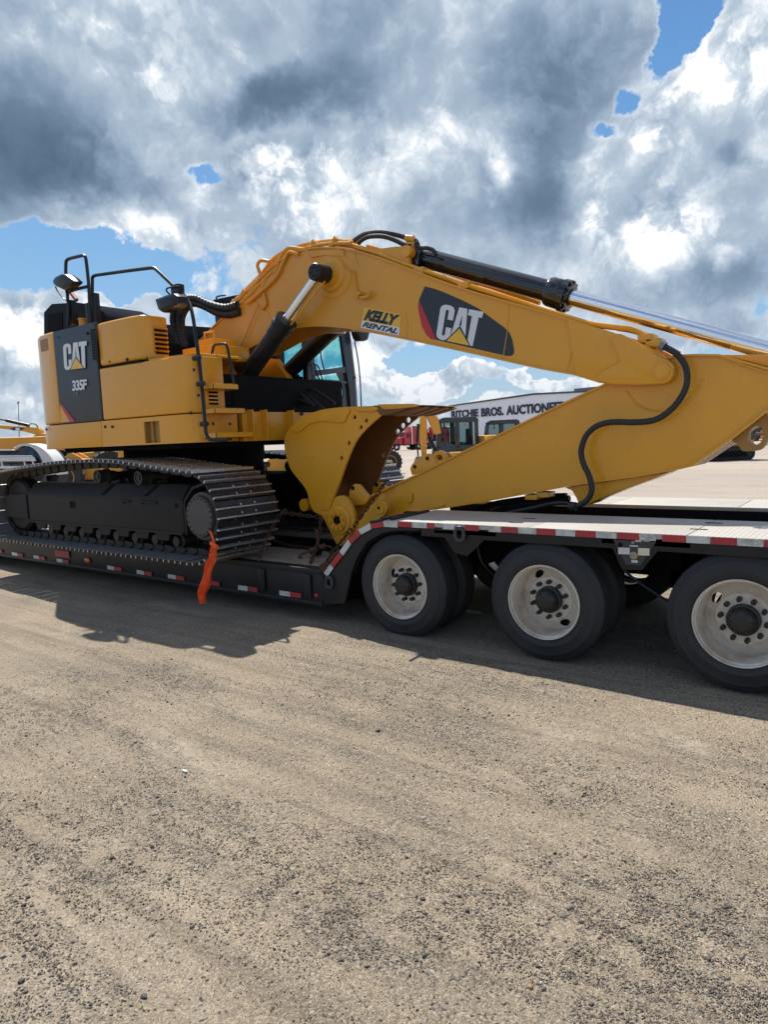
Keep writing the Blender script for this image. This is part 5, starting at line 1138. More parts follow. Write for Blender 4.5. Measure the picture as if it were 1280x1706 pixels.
# ------------------------------------------------------------------ cab
def PX(x, y, Xc):
    r = ray(x, y); return CC + r*(Xc/r.x)
def cab():
    Y0, Y1, XF, XR, ZT_ = 7.0, 7.92, -6.5, -8.45, 3.93
    mb = MB(); mb.box((XR, Y0+.02, 1.93), (XF, Y1-.02, 2.14)); c = mb.build('cab', BLK, X, bevel=.02)
    def frontf(q, t, nm, m, **k):
        A = [PX(x, y, XF) for x, y in q]; mb = MB(); mb.loft(A, [p+V((t, 0, 0)) for p in A]); return mb.build(nm, m, c, **k)
    # side walls: posts, sill panels, windows
    for Ya, Yb, zs in ((Y0, Y0+.06, 2.52), (Y1-.06, Y1, 2.14)):
        mb = MB(); mb.box((XR, Ya, 2.1), (XR+.14, Yb, ZT_)); mb.build('cab_post', BLK, c, bevel=.01)
        mb = MB(); mb.box((XF-.16, Ya, 2.1), (XF-.04, Yb, ZT_)); mb.build('cab_post', CABP, c, bevel=.01)
        if Ya == Y0:
            mb = MB(); mb.box((-7.18, Ya, 2.1), (-7.06, Yb, ZT_)); mb.build('cab_post', CABP, c, bevel=.01)
            wp = MB(); wp.box((XR+.14, Ya+.005, 2.12), (XF-.16, Yb-.005, zs)); wp = wp.build('cab_side_panel', BLK, c, bevel=.004)
            mb = MB(); mb.prY(px([(479, 686), (485, 678), (491, 684.5), (485, 692.5)], Ya), Ya-.004, Ya+.004); mb.build('warning_sticker', GREY, wp)
        for a, b in ((XR+.14, -7.18), (-7.06, XF-.16)):
            mb = MB(); mb.box((a, Ya+.025, zs), (b, Ya+.031, ZT_-.05)); mb.build('window_pane', GLS, c, smooth=False)
    mb = MB(); mb.box((XR, Y0+.06, 2.1), (XR+.06, Y1-.06, 2.9)); mb.build('cab_back_panel', BLK, c)
    mb = MB(); mb.prY([(XR-.02, ZT_-.02), (-6.62, ZT_-.06), (-6.50, ZT_-.02), (-6.60, ZT_+.05), (XR, ZT_+.09)], Y0-.02, Y1+.02); mb.build('cab_roof', HOODM, c, bevel=.02)
    # front: far post, bars, corner panel, glass
    frontf([(561.7, 545), (577, 545), (583, 590), (588, 630), (592.5, 700), (581, 700), (577, 650), (571, 611)], .06, 'cab_post', CABP, bevel=.008)
    frontf([(508, 556), (519, 553), (520, 600), (525, 700), (510, 700)], .05, 'cab_post', CABP, bevel=.006)
    frontf([(519, 617.5), (545, 615), (572, 611), (577, 622), (560, 621.5), (521, 627.5)], .05, 'door_bar', CABP, bevel=.004)
    frontf([(519, 631.2), (560, 634), (584, 637), (584, 640.5), (560, 638.2), (519, 635.8)], .045, 'door_bar', CABP, bevel=.004)
    frontf(sm([(572, 611), (578, 622), (584, 640), (588, 679), (560, 679), (562, 673), (568, 666), (571, 656), (569, 644), (565, 632), (560, 622)], 2), .02, 'corner_panel', CABP)
    frontf([(519, 553), (562, 547), (571, 608), (519, 617)], .006, 'windscreen', GLS, smooth=False)
    frontf([(521, 628), (578, 623), (586, 690), (524, 690)], .006, 'windscreen', GLS, smooth=False)
    # seat and levers inside
    mb = MB(); mb.prY([(-7.75, 2.14), (-7.70, 2.95), (-7.55, 3.0), (-7.45, 2.6), (-6.95, 2.56), (-6.95, 2.4), (-7.4, 2.3)], 7.22, 7.68); mb.prY([(-7.70, 2.98), (-7.67, 3.22), (-7.55, 3.22), (-7.55, 3.0)], 7.33, 7.57); mb.build('seat', SEAT, c, bevel=.04)
    mb = MB(); mb.box((-7.3, 7.10, 2.14), (-6.85, 7.2, 2.62)); mb.tube([(-6.95, 7.15, 2.62), (-6.9, 7.15, 2.76)], .03); mb.build('control_console', SEAT, c, bevel=.02)
    for q in ([(518, 606), (524, 608), (529, 625), (538, 645), (540, 672)], [(522, 606), (531, 612), (538, 635), (543, 650), (543.5, 672)], [(533.5, 580), (536, 600), (540, 616)]):
        mb = MB(); mb.tube([PX(x, y, XF+.10) for x, y in q], .010); mb.build('cab_cable', RUB, c)
    A = [PX(x, y, XF+.03) for x, y in ((537, 670), (560.5, 670), (560.5, 688), (537, 688))]; mb = MB(); mb.loft(A, [p+V((.004, 0, 0)) for p in A]); mb.build('paper_notice', WHT, c)
    for a in (544, 552):
        A = [PX(x, y, XF+.036) for x, y in ((a, 676.5), (a+3, 676.5), (a+3, 678), (a, 678))]; mb = MB(); mb.loft(A, [p+V((.002, 0, 0)) for p in A]); mb.build('letter', DCK, c)
    A = [PX(x, y, XF-.15) for x, y in ((527, 690), (527, 672), (531, 669), (535, 669), (537, 672), (537, 690))]; mb = MB(); mb.loft(A, [p+V((-.1, 0, 0)) for p in A]); mb.build('monitor', SEAT, c)
    # front mirror with its arm, grab bar
    A = [PX(x, y, XF+.12) for x, y in sm([(583, 548), (605, 551), (603, 558), (601, 566), (596, 569), (590, 568), (586, 560)], 2)]; mb = MB(); mb.loft(A, [p+V((.1, .05, 0)) for p in A]); mb.build('cab_mirror', BLK, c, bevel=.02)
    mb = MB(); mb.tube([PX(x, y, XF+.12) for x, y in [(591, 568), (595, 590), (598, 610), (600.5, 640), (602.5, 690)]], .010, n=8); mb.build('grab_bar', BLK, c)
    for (a, b2) in (((578, 565), (584, 563)), ((586, 631), (593, 628))): mb = MB(); mb.cyl(PX(*a, XF+.03), PX(*b2, XF+.08), .014, n=8); mb.build('mirror_arm', BLK, c)
    # dark valve gear and hoses between house and cab
    mb = MB(); mb.box((-8.3, 6.84, 1.85), (-6.62, 6.97, 2.70)); mb.build('valve_bank', DRK, X, bevel=.02)
    for q, Yh, r in (([(392, 668), (420, 656), (455, 660), (490, 668)], 6.7, .02), ([(405, 690), (440, 682), (470, 672), (500, 650)], 6.75, .028), ([(440, 655), (470, 662), (500, 676)], 6.6, .016), ([(400, 700), (412, 680), (418, 660), (435, 640)], 5.9, .022)):
        mb = MB(); mb.tube(pxv(q, Yh), r); mb.build('hydraulic_hose', BLKG, X)
    for i in range(9):
        x0 = 400+i*11; mb = MB(); mb.tube(pxv([(x0, 705-i), (x0+10, 680-i*3), (x0+34, 668-(i % 3)*9), (x0+70, 672+(i % 4)*6)], 6.3+.05*i), .022+.006*(i % 2)); mb.build('hydraulic_hose', RUB, X)
    mb = MB(); mb.tube(pxv([(360, 501), (361, 495), (366, 493), (375, 492)], 6.8), .012); mb.box(tuple(PY(358, 502, 6.78)), tuple(PY(366, 498, 6.78)+V((0, .05, 0)))); mb.build('aerial', BLK, X)
    mb = MB(); mb.prY(px([(545, 547), (575, 549), (575, 556), (545, 555)], 6.62), 6.6, 6.64); mb.build('work_lamp', WHT, X, bevel=.01)
CABP = mat('cab_post_paint', (.028, .035, .05), .28, var=.1, coat=.3)
cab()

# ------------------------------------------------------------------ chains, binder, flag
_lk = MB()
_ring = [V((.0*0+math.cos(t)*.020+(.016 if math.cos(t) > 0 else -.016), 0, math.sin(t)*.017)) for t in np.linspace(0, 2*math.pi, 13)[:-1]]
for _i, _p in enumerate(_ring):
    pass
def link_mesh():
    mb = MB(); n = len(_ring); R = []
    for i, p in enumerate(_ring):
        t = (_ring[(i+1) % n]-_ring[i-1]).normalized(); o = V((0, 1, 0)); b = t.cross(o)
        R.append([p+(o*math.cos(a)+b*math.sin(a))*.0065 for a in np.linspace(0, 2*math.pi, 7)[:-1]])
    mb.rings(R, closed=True); return mb.mesh('link', RUST)
LK = link_mesh()
def chain(pts, label, group=None):
    P = spline([V(p) for p in pts], 12); e = empty('tie_down_chain', tuple(P[-1]), label, 'chain', group)
    acc = 0; pitch = .052; k = 0
    for i in range(len(P)-1):
        d = P[i+1]-P[i]; L = d.length; t = pitch-acc if acc else 0
        while t <= L:
            p = P[i]+d*(t/L); M = Matrix.Translation(p) @ d.to_track_quat('X', 'Z').to_matrix().to_4x4() @ Matrix.Rotation((k % 2)*math.pi/2+random.uniform(-.2, .2), 4, 'X')
            link(bpy.data.objects.new('link', LK), e, M); k += 1; t += pitch
        acc = (L-(t-pitch)) if t-pitch <= L else 0
    return e
chain([PY(640, 806, 5.95), PY(632, 818, 5.80), PY(618, 838, 5.74), PY(605, 856, 5.70), PY(592, 874, 5.66), PY(580, 888, 5.6), PY(573, 897, 5.5), PY(556, 918, 5.25), PY(541, 940, 5.0)], 'dark rusty chain running from the stick nose over the bucket link to the deck edge')
chain([PY(473, 852, 5.45), PY(460, 866, 5.40), PY(446, 893, 5.25), PY(438, 912, 5.15), PY(431, 934, 5.02)], 'dark chain hooked round the rear of the near track and down to the deck side')
chain([PY(474, 854, 5.5), PY(500, 858, 5.7), PY(530, 862, 5.85), PY(538, 866, 5.9)], 'dark chain stretched between the track and the bucket hinge')
chain([PZ(452, 898, DM+.05), PZ(480, 908, DM+.04), PZ(510, 912, DM+.03), PZ(526, 915, DM+.06)], 'rusty slack chain lying across the low deck planks')
chain([PY(535, 863, 5.72), PY(533, 880, 5.65), PY(530, 897, 5.6), PY(527, 912, 5.5), PZ(522, 925, DM+.05), PZ(517, 938, DM+.02)], 'rusty chain hanging straight down from the bucket hinge to the deck')
def binder():
    a = PZ(529, 918, DM+.07); e = empty('chain_binder', tuple(a-V((0, 0, .07))), 'dirty ratchet chain binder standing on the low deck in front of the ramp', 'chain binder')
    mb = MB(); mb.cyl(a+V((-.05, -.08, .0)), a+V((.05, .08, .05)), .035, n=14); mb.build('barrel', RUST, e)
    mb = MB(); mb.tube([a, a+V((.02, 0, .12)), a+V((-.03, .02, .24))], .014); mb.build('handle', RUST, e)
    mb = MB(); mb.cyl(a+V((0, -.02, 0)), a+V((0, .02, 0)), .055, n=16); mb.build('ratchet', DRK, e)
    mb = MB(); mb.tube([a+V((.05, .08, .05)), a+V((.1, .12, .03)), a+V((.09, .15, -.02)), a+V((.05, .13, -.03))], .012); mb.tube([a+V((-.05, -.08, 0)), a+V((-.11, -.14, -.02)), a+V((-.12, -.18, -.05)), a+V((-.08, -.17, -.06))], .012); mb.build('hook', RUST, e)
    b = PZ(541, 941, DM+.03); e = empty('chain_binder', tuple(b), 'small rusty lever binder lying along the ramp edge beside the reflective tape', 'chain binder')
    p0, p1 = PY(541, 946, 4.99), PY(574, 905, 5.02)
    mb = MB(); mb.cyl(p0, p0.lerp(p1, .75), .018, .014, n=12); mb.build('handle', RUST, e)
    mb = MB(); mb.cyl(p0-V((0, .03, 0)), p0+V((0, .05, .02)), .05, n=14); mb.cyl(p0+V((-.04, 0, -.02)), p0+V((.06, 0, .06)), .028, n=12); mb.build('ratchet', RUST, e)
binder()
def flag():
    ctr = [(357, 908), (353.5, 922), (349, 938), (345.5, 952), (342, 968), (339.5, 982), (337, 994), (337.5, 1006)]
    hw = [3, 4.2, 5.2, 5.6, 6.6, 7, 6, 1.8]
    C_ = spline([V((x, y, w)) for (x, y), w in zip(ctr, hw)], 6); R = []
    for i, c in enumerate(C_):
        row = []
        for k in range(13):
            u = k/12*2-1; p = PY(c.x+u*c.z, c.y+u*1.6*(1-abs(u)), 4.50)
            row.append(p+V((0, .028*math.sin(u*7.0+i*.12)+.010*math.sin(i*.45+u*3), 0)))
        R.append(row)
    mb = MB(); n = len(R); m = 13
    for r in R: mb.v += [tuple(p) for p in r]
    for r in R: mb.v += [tuple(p+V((0, .004, 0))) for p in r]
    o = n*m
    for i in range(n-1):
        for k in range(m-1):
            a = i*m+k; mb.f.append((a, a+1, a+m+1, a+m)); mb.f.append((o+a, o+a+m, o+a+m+1, o+a+1))
    for i in range(n-1): mb.f.append((i*m, (i+1)*m, o+(i+1)*m, o+i*m)); mb.f.append((i*m+m-1, o+i*m+m-1, o+(i+1)*m+m-1, (i+1)*m+m-1))
    e = empty('warning_flag', tuple(PY(357, 906, 4.5)), 'bright orange cloth warning strip tied to the near track and hanging over the trailer side', 'flag')
    mb.build('cloth', ORG, e, ang=80)
    mb = MB(); mb.cyl(PY(352, 905, 4.52), PY(361, 912, 4.5), .022, n=12); mb.tube(pxv([(350, 885), (354, 895), (358, 908)], 4.55), .012); mb.build('knot', ORG, e)
flag()
# bits of litter on the ground
def litter():
    for (x, y, s, m, lab) in ((308, 1286, .026, WHTT, 'small pale scrap of paper lying on the dirt left of centre'), (787, 1019, .16, WHTT, 'flattened pale strip on the shaded ground behind the first wheel')):
        p = PZ(x, y, GZ); z = gz(p.x, p.y); mb = MB(); pts = [(p.x+s*math.cos(a)*random.uniform(.6, 1.1), p.y+s*.45*math.sin(a)*random.uniform(.6, 1)) for a in np.linspace(0, 6.28, 8)[:-1]]
        mb.prZ(pts, z+.004, z+.010); o = mb.build('litter', m, None); tag(o, lab, 'litter')
    for (x, y, s, lab) in ((239, 1660, .009, 'small rounded black stone at the lower left of the gravel'), (950, 1511, .012, 'smooth grey brown stone on its own near the right'), (36, 1640, .009, 'dark flat stone at the far left bottom of the gravel'), (884, 1645, .009, 'small orange tinted stone near the bottom'), (470, 1177, .011, 'dark flat chip lying in the tyre rut at left of centre'), (630, 1220, .014, 'small black stone at the centre of the dirt strip')):
        p = PZ(x, y, GZ); z = gz(p.x, p.y); bm = bmesh.new(); bmesh.ops.create_icosphere(bm, subdivisions=3, radius=s)
        for v in bm.verts: v.co *= 1+.55*noise.noise(v.co/s*1.6+V((x, 0, 0))); v.co.z *= .62; v.co.x *= 1.25
        me = bpy.data.meshes.new('stone'); bm.to_mesh(me); bm.free(); me.materials.append(mat('lone_stone', (.30, .17, .10) if 'orange' in lab else ((.16, .14, .12) if 'grey' in lab else (.07, .066, .062)), .8, var=.3, vscale=60, bump=.3)); me.polygons.foreach_set('use_smooth', [True]*len(me.polygons))
        o = bpy.data.objects.new('stone', me); link(o, None, Matrix.Translation((p.x, p.y, z+s*.35)) @ Matrix.Rotation(x, 4, 'Z')); tag(o, lab, 'stone')
litter()

# ------------------------------------------------------------------ background
GZB = GZ
def on_ground(x, D):     # ground point seen at photo column x and depth D
    y = HY+SL*(W/2-x)+ (CH-GZB)/D*F*1.0
    p = PD(x, y, D); return V((p.x, p.y, GZB))
def frame_at(pos, ang): return Matrix.Translation(pos) @ Matrix.Rotation(ang, 4, 'Z')
RA = YAW                                             # angle of the picture's right axis
def part(mb, name, m, e, M, **k):
    me = mb.mesh(name, m, **k); o = bpy.data.objects.new(name, me); return link(o, e, M)
def building():
    D1, D2 = 145, 100
    a = on_ground(750, D1); 
    lat1 = (750-W/2)/F*D1
    # facade runs right and nearer
    ra = V((math.cos(YAW), math.sin(YAW), 0)); fa = V((-math.sin(YAW), math.cos(YAW), 0))
    d = (ra*9.0-fa*11.0).normalized(); Lw = 70; n = V((-d.y, d.x, 0)); n = n if n.dot(fa) > 0 else -n
    o = V((a.x, a.y, GZB))
    def W_(s, z, dep=0): return o+d*s+n*dep+V((0, 0, z))
    def solve_s(x):    # distance along the facade at a photo column
        r = ray(x, 700); k = V((r.x, r.y)); A = np.array([[d.x, -k.x], [d.y, -k.y]]); b = np.array([CC.x-o.x, CC.y-o.y]); s, t = np.linalg.solve(A, b); return float(s)
    def z_at(x, y):
        s = solve_s(x); r = ray(x, y); p = W_(s, 0); t = (V((p.x, p.y))-V((CC.x, CC.y))).length/V((r.x, r.y)).length; return s, CH+r.z*t
    s0, z0 = z_at(750, 677.5); s1, z1 = z_at(890, 658)
    e = empty('auction_building', tuple(o+d*20), 'long pale grey building with dark navy lettering under a low gable roof', 'building')
    zr = z1-GZB; ze = z0-GZB
    prof = [(s0, 0), (s0, ze), (s1, zr), (2*s1-s0, ze), (2*s1-s0, 0)]
    mb = MB(); mb.loft([W_(s, z) for s, z in prof], [W_(s, z, 60) for s, z in prof]); mb.build('wall', BLD, e, smooth=False)
    mb = MB()
    for (A, B) in (((s0-.3, ze-.02), (s1, zr+.05)), ((s1, zr+.05), (2*s1-s0+.3, ze-.02))):
        mb.loft([W_(A[0], A[1], -.25), W_(B[0], B[1], -.25), W_(B[0], B[1]+.28, -.25), W_(A[0], A[1]+.28, -.25)], [W_(A[0], A[1], 60), W_(B[0], B[1], 60), W_(B[0], B[1]+.28, 60), W_(A[0], A[1]+.28, 60)])
    mb.build('roof', mat('roof_trim', (.07, .075, .085), .6), e, smooth=False)
    # cladding ribs
    mb = MB()
    for i in range(int((2*s1-2*s0)/1.0)):
        s = s0+.5+i*1.0; h = ze+(zr-ze)*(1-abs(s-s1)/(s1-s0)); mb.loft([W_(s, 0, -.03), W_(s+.06, 0, -.03), W_(s+.06, h-.1, -.03), W_(s, h-.1, -.03)], [W_(s, 0, .0), W_(s+.06, 0, .0), W_(s+.06, h-.1, .0), W_(s, h-.1, .0)])
    mb.build('cladding_ribs', BLD, e, smooth=False)
    # roof plant
    sa, za = z_at(925, 656); sb, zb = z_at(985, 650)
    mb = MB(); z_ = za-GZB-.6; mb.loft([W_(sa, z_, 6), W_(sb, z_, 6), W_(sb, z_, 10), W_(sa, z_, 10)], [W_(sa, z_+1.6, 6), W_(sb, z_+1.6, 6), W_(sb, z_+1.6, 10), W_(sa, z_+1.6, 10)]); mb.build('roof_plant', GREY, e)
    # lettering: words placed by their ends
    words = [('RITCHIE', (753.5, 684, 696.5), (798, 681.5, 695)), ('BROS.', (803, 680, 694.5), (840, 677.5, 692)), ('AUCTIONEERS', (845, 676, 692), (951, 668, 684.5))]
    for w, (xa, ta, ba), (xb, tb, bb) in words:
        sa, zta = z_at(xa, ta); _, zba = z_at(xa, ba); sb, ztb = z_at(xb, tb); _, zbb = z_at(xb, bb)
        zb_ = (zba+zbb)/2-GZB; zt_ = (zta+ztb)/2-GZB
        cu = []
        total = text_polys(w, .035, 0, 1.02)
        # split into letters by connected x-ranges
        polys = sorted(total, key=lambda p: min(u for u, v in p)); groups = []
        for p in polys:
            lo, hi = min(u for u, v in p), max(u for u, v in p)
            if groups and lo < groups[-1][1]-1e-4: groups[-1][2].append(p); groups[-1][1] = max(groups[-1][1], hi)
            else: groups.append([lo, hi, [p]])
        for lo, hi, ps in groups:
            mb = MB()
            for p in ps:
                A = [W_(sa+(sb-sa)*u, zb_+(zt_-zb_)*v, -.16) for u, v in p]; B = [q+n*.12 for q in A]; mb.loft(A, B)
            mb.build('letter', NAVY, e, smooth=False)
building()

def small_excavator(pos, ang, s, label, grp=None, boomed=True, col=None):
    e = empty('compact_excavator', tuple(pos), label, 'excavator', grp); M = frame_at(pos, ang) @ Matrix.Scale(s, 4)
    for y in (-.9, .9):
        mb = MB(); n = 12; R = []
        ring = [(-1.3+.35*math.cos(t), .35+.35*math.sin(t)) for t in np.linspace(math.pi/2, 3*math.pi/2, 9)]+[(1.3+.35*math.cos(t), .35+.35*math.sin(t)) for t in np.linspace(-math.pi/2, math.pi/2, 9)]
        mb.prY(ring, y-.22, y+.22); tr = part(mb, 'track', TRK, e, M, bevel=.02)
        m2 = MB(); m2.prY([(-1.2, .2), (1.2, .2), (1.1, .52), (-1.1, .52)], y-.24, y+.24); part(m2, 'track_frame', DRK, tr, M)
        m3 = MB()
        for i in range(22):
            x = -1.5+i*.143; m3.box((x, y-.24, .695), (x+.05, y+.24, .725)); m3.box((x, y-.24, -.0), (x+.05, y+.24, .02))
        part(m3, 'grousers', TRK, tr, M)
    mb = MB(); mb.prZ([(-1.45, -.7), (-1.5, 0), (-1.45, .7), (-1.2, .95), (1.6, .95), (1.7, .5), (1.7, -.95), (-1.2, -.95)], .78, 1.25); part(mb, 'house', YEL2, e, M, bevel=.06)
    mb = MB(); mb.prZ([(-1.42, -.7), (-1.46, 0), (-1.42, .7), (-1.2, .93), (-.1, .93), (-.1, -.93), (-1.2, -.93)], 1.26, 1.85); hd = part(mb, 'engine_hood', YEL2, e, M, bevel=.08)
    # cab: frame with panes
    x0, x1, y0, y1, z0, z1 = .0, 1.72, -.98, -.02, 1.05, 2.62
    mb = MB(); mb.prY([(x0, z0), (x1+.05, z0), (x1+.03, 1.70), (x1-.5, 1.62), (x1-.75, 1.50), (x0, 1.50)], y0, y1); cb = part(mb, 'cab', BLKG, e, M, bevel=.03)
    mb = MB(); mb.prY([(x0-.02, z1-.22), (x1-.06, z1-.22), (x1-.12, z1-.08), (x1-.3, z1), (x0+.12, z1), (x0, z1-.08)], y0-.02, y1+.02); part(mb, 'cab_roof', BLKG, cb, M, bevel=.04)
    for xa, xb, dx in ((x0, x0+.15, 0), (x0+.78, x0+.96, 0), (x1-.13, x1+.04, -.12)):
        for ya in (y0, y1-.06): m = MB(); m.loft([V((xa, ya, 1.4)), V((xb, ya, 1.4)), V((xb, ya+.06, 1.4)), V((xa, ya+.06, 1.4))], [V((xa+dx, ya, z1-.1)), V((xb+dx, ya, z1-.1)), V((xb+dx, ya+.06, z1-.1)), V((xa+dx, ya+.06, z1-.1))]); part(m, 'cab_post', BLKG, cb, M, bevel=.01)
    for (a, b) in ((x0+.1, x0+.8), (x0+.92, x1-.14)):
        for ya in (y0+.03, y1-.035): m = MB(); m.box((a, ya, 1.42), (b, ya+.006, z1-.13)); part(m, 'window_pane', GLS2, cb, M, smooth=False)
    m = MB(); m.box((.35, -.7, 1.4), (.75, -.3, 1.55)); m.box((.25, -.7, 1.5), (.38, -.3, 2.15)); part(m, 'seat', SEAT, cb, M, bevel=.05)
    m = MB(); m.tube([(1.0, -.95, 2.5), (1.2, -1.02, 2.52), (1.22, -1.02, 2.4)], .015); m.box((1.17, -1.08, 2.18), (1.21, -.94, 2.42)); part(m, 'mirror', BLK, cb, M)
    if boomed:
        m = MB(); m.prY([(1.62, 2.0), (1.72, 2.6), (2.1, 3.05), (2.42, 3.1), (2.45, 2.85), (2.15, 2.65), (1.86, 1.95)], .14, .40); bo = part(m, 'boom', YEL2, e, M, bevel=.02)
        m = MB(); m.cyl((1.8, .05, 1.3), (2.05, .05, 1.9), .08); m.cyl((2.05, .05, 1.9), (2.25, .05, 2.4), .04); part(m, 'boom_cylinder', BLK, bo, M)
        m = MB(); m.prY([(2.2, 2.95), (2.4, 3.0), (2.46, 2.4), (2.40, 1.0), (2.24, 1.0), (2.16, 2.3)], .17, .37); st = part(m, 'stick', YEL2, e, M, bevel=.02)
        m = MB(); m.cyl((2.5, .27, 2.4), (2.58, .27, 1.7), .06); m.cyl((2.58, .27, 1.7), (2.55, .27, 1.1), .03); part(m, 'bucket_cylinder', BLK, st, M)
        m = MB(); m.prY([(2.25, 1.1), (2.6, 1.12), (2.75, .7), (2.6, .25), (2.1, .15), (1.95, .4), (2.2, .55)], -.05, .6); part(m, 'bucket', BLK, st, M, bevel=.03)
    return e
def bgx(x, D, ang, s, label, **k): return small_excavator(on_ground(x, D), ang, s, label, **k)
e1 = bgx(800, 27.5, RA+math.pi+.12, 1.0, 'compact yellow excavator with black cab parked behind the fork of stick and bucket', grp='compact excavators parked in the yard')
e2 = bgx(868, 33, RA+math.pi-.1, .98, 'second compact excavator whose black cab roof shows above the stick', grp='compact excavators parked in the yard', boomed=False)
e3 = bgx(1190, 37, RA+.1, 1.0, 'compact yellow excavator on black tracks beyond the right end of the stick', grp='compact excavators parked in the yard', boomed=False)

def semi(pos, ang, s, label, grp, m=RED):
    e = empty('semi_truck', tuple(pos), label, 'truck', grp); M = frame_at(pos, ang) @ Matrix.Scale(s, 4)
    def P(mb, nm, mt, par=e, **k): return part(mb, nm, mt, par, M, **k)
    mb = MB(); mb.prY([(-3.2, .9), (-3.2, 3.6), (-1.2, 3.75), (-.9, 3.6), (-.9, .9)], -1.15, 1.15); P(mb, 'sleeper', m, bevel=.06)
    mb = MB(); mb.prY([(-.9, .9), (-.9, 2.9), (-.1, 2.85), (.25, 2.1), (.25, .9)], -1.1, 1.1); cb = P(mb, 'cab', m, bevel=.05)
    mb = MB(); mb.prY([(.25, .9), (.25, 2.0), (2.2, 1.8), (2.35, 1.6), (2.35, .9)], -.72, .72); P(mb, 'hood', m, bevel=.06)
    mb = MB(); mb.box((2.36, -.5, .85), (2.42, .5, 1.75)); g = P(mb, 'grille', CHR)
    mb = MB()
    for i in range(9): mb.box((2.42, -.45+i*.1, .9), (2.44, -.40+i*.1, 1.7))
    P(mb, 'grille_bars', DRK, g)
    mb = MB(); mb.box((2.35, -1.15, .45), (2.6, 1.15, .8)); P(mb, 'bumper', CHR, bevel=.03)
    mb = MB(); mb.loft([V((.22, -.95, 2.12)), V((.22, .95, 2.12)), V((-.10, .9, 2.78)), V((-.10, -.9, 2.78))], [V((.27, -.95, 2.12)), V((.27, .95, 2.12)), V((-.05, .9, 2.78)), V((-.05, -.9, 2.78))]); P(mb, 'windscreen', GLS2, cb)
    for y in (-1.11, 1.10): mb = MB(); mb.box((-.75, y, 1.95), (-.1, y+.01, 2.6)); P(mb, 'window_pane', GLS2, cb)
    for y in (-1, 1):
        mb = MB(); mb.tube([(.9, y*.95, .75), (1.1, y*.95, 1.15), (1.6, y*.95, 1.25), (2.1, y*.95, 1.15), (2.3, y*.95, .8)], .16); P(mb, 'fender', m)
        mb = MB(); mb.lathe((2.38, y*.85, 1.25), (1, 0, 0), [(0, .13), (.05, .13), (.06, 0)], n=16); P(mb, 'headlight', WHT)
        mb = MB(); mb.cyl((-1.0, y*1.25, .9), (-1.0, y*1.25, 4.0), .08); P(mb, 'exhaust_stack', CHR)
        for x in (1.6, -2.2, -3.6, -4.9):
            mb = MB(); mb.lathe((x, y*.82, .5), (0, y, 0), [(0, 0), (0, .3), (0, .5), (.3, .5), (.32, .3), (.2, .28), (.2, 0)], n=24); w = P(mb, 'wheel', TYR)
            mb = MB(); mb.lathe((x, y*1.0, .5), (0, y, 0), [(0, .27), (.02, .27), (.06, .1), (.1, .08), (.1, 0)], n=16); P(mb, 'rim', CHR, w)
    mb = MB(); mb.box((-5.6, -.45, .75), (2.2, .45, .95)); P(mb, 'chassis', DRK)
    return e
TR = 'semi trucks parked in a row at the far side of the yard'
semi(on_ground(700, 118), RA+3.75, 1, 'red semi truck with chrome grille facing the yard seen under the bucket lip', TR)
semi(on_ground(672, 112), RA+3.6, 1.05, 'leftmost red semi truck partly hidden by the bucket cheek', TR)
semi(on_ground(735, 116), RA+3.8, 1, 'red semi truck parked behind the compact excavator stick', TR)
def box_trailer(x, D, ang, label):
    pos = on_ground(x, D); e = empty('box_trailer', tuple(pos), label, 'trailer'); M = frame_at(pos, ang)
    mb = MB(); mb.box((-6, -1.25, 1.1), (6, 1.25, 4.0)); part(mb, 'body', WHT, e, M, bevel=.04)
    for x_ in (-4.6, -3.3):
        for y in (-1.1, 1.1): mb = MB(); mb.cyl((x_, y-.15, .5), (x_, y+.15, .5), .5, n=20); part(mb, 'wheel', TYR, e, M)
    mb = MB(); mb.box((-6, -1.1, .95), (6, 1.1, 1.1)); part(mb, 'chassis', DRK, e, M)
box_trailer(712, 132, RA-1.9, 'white box trailer behind the red trucks')

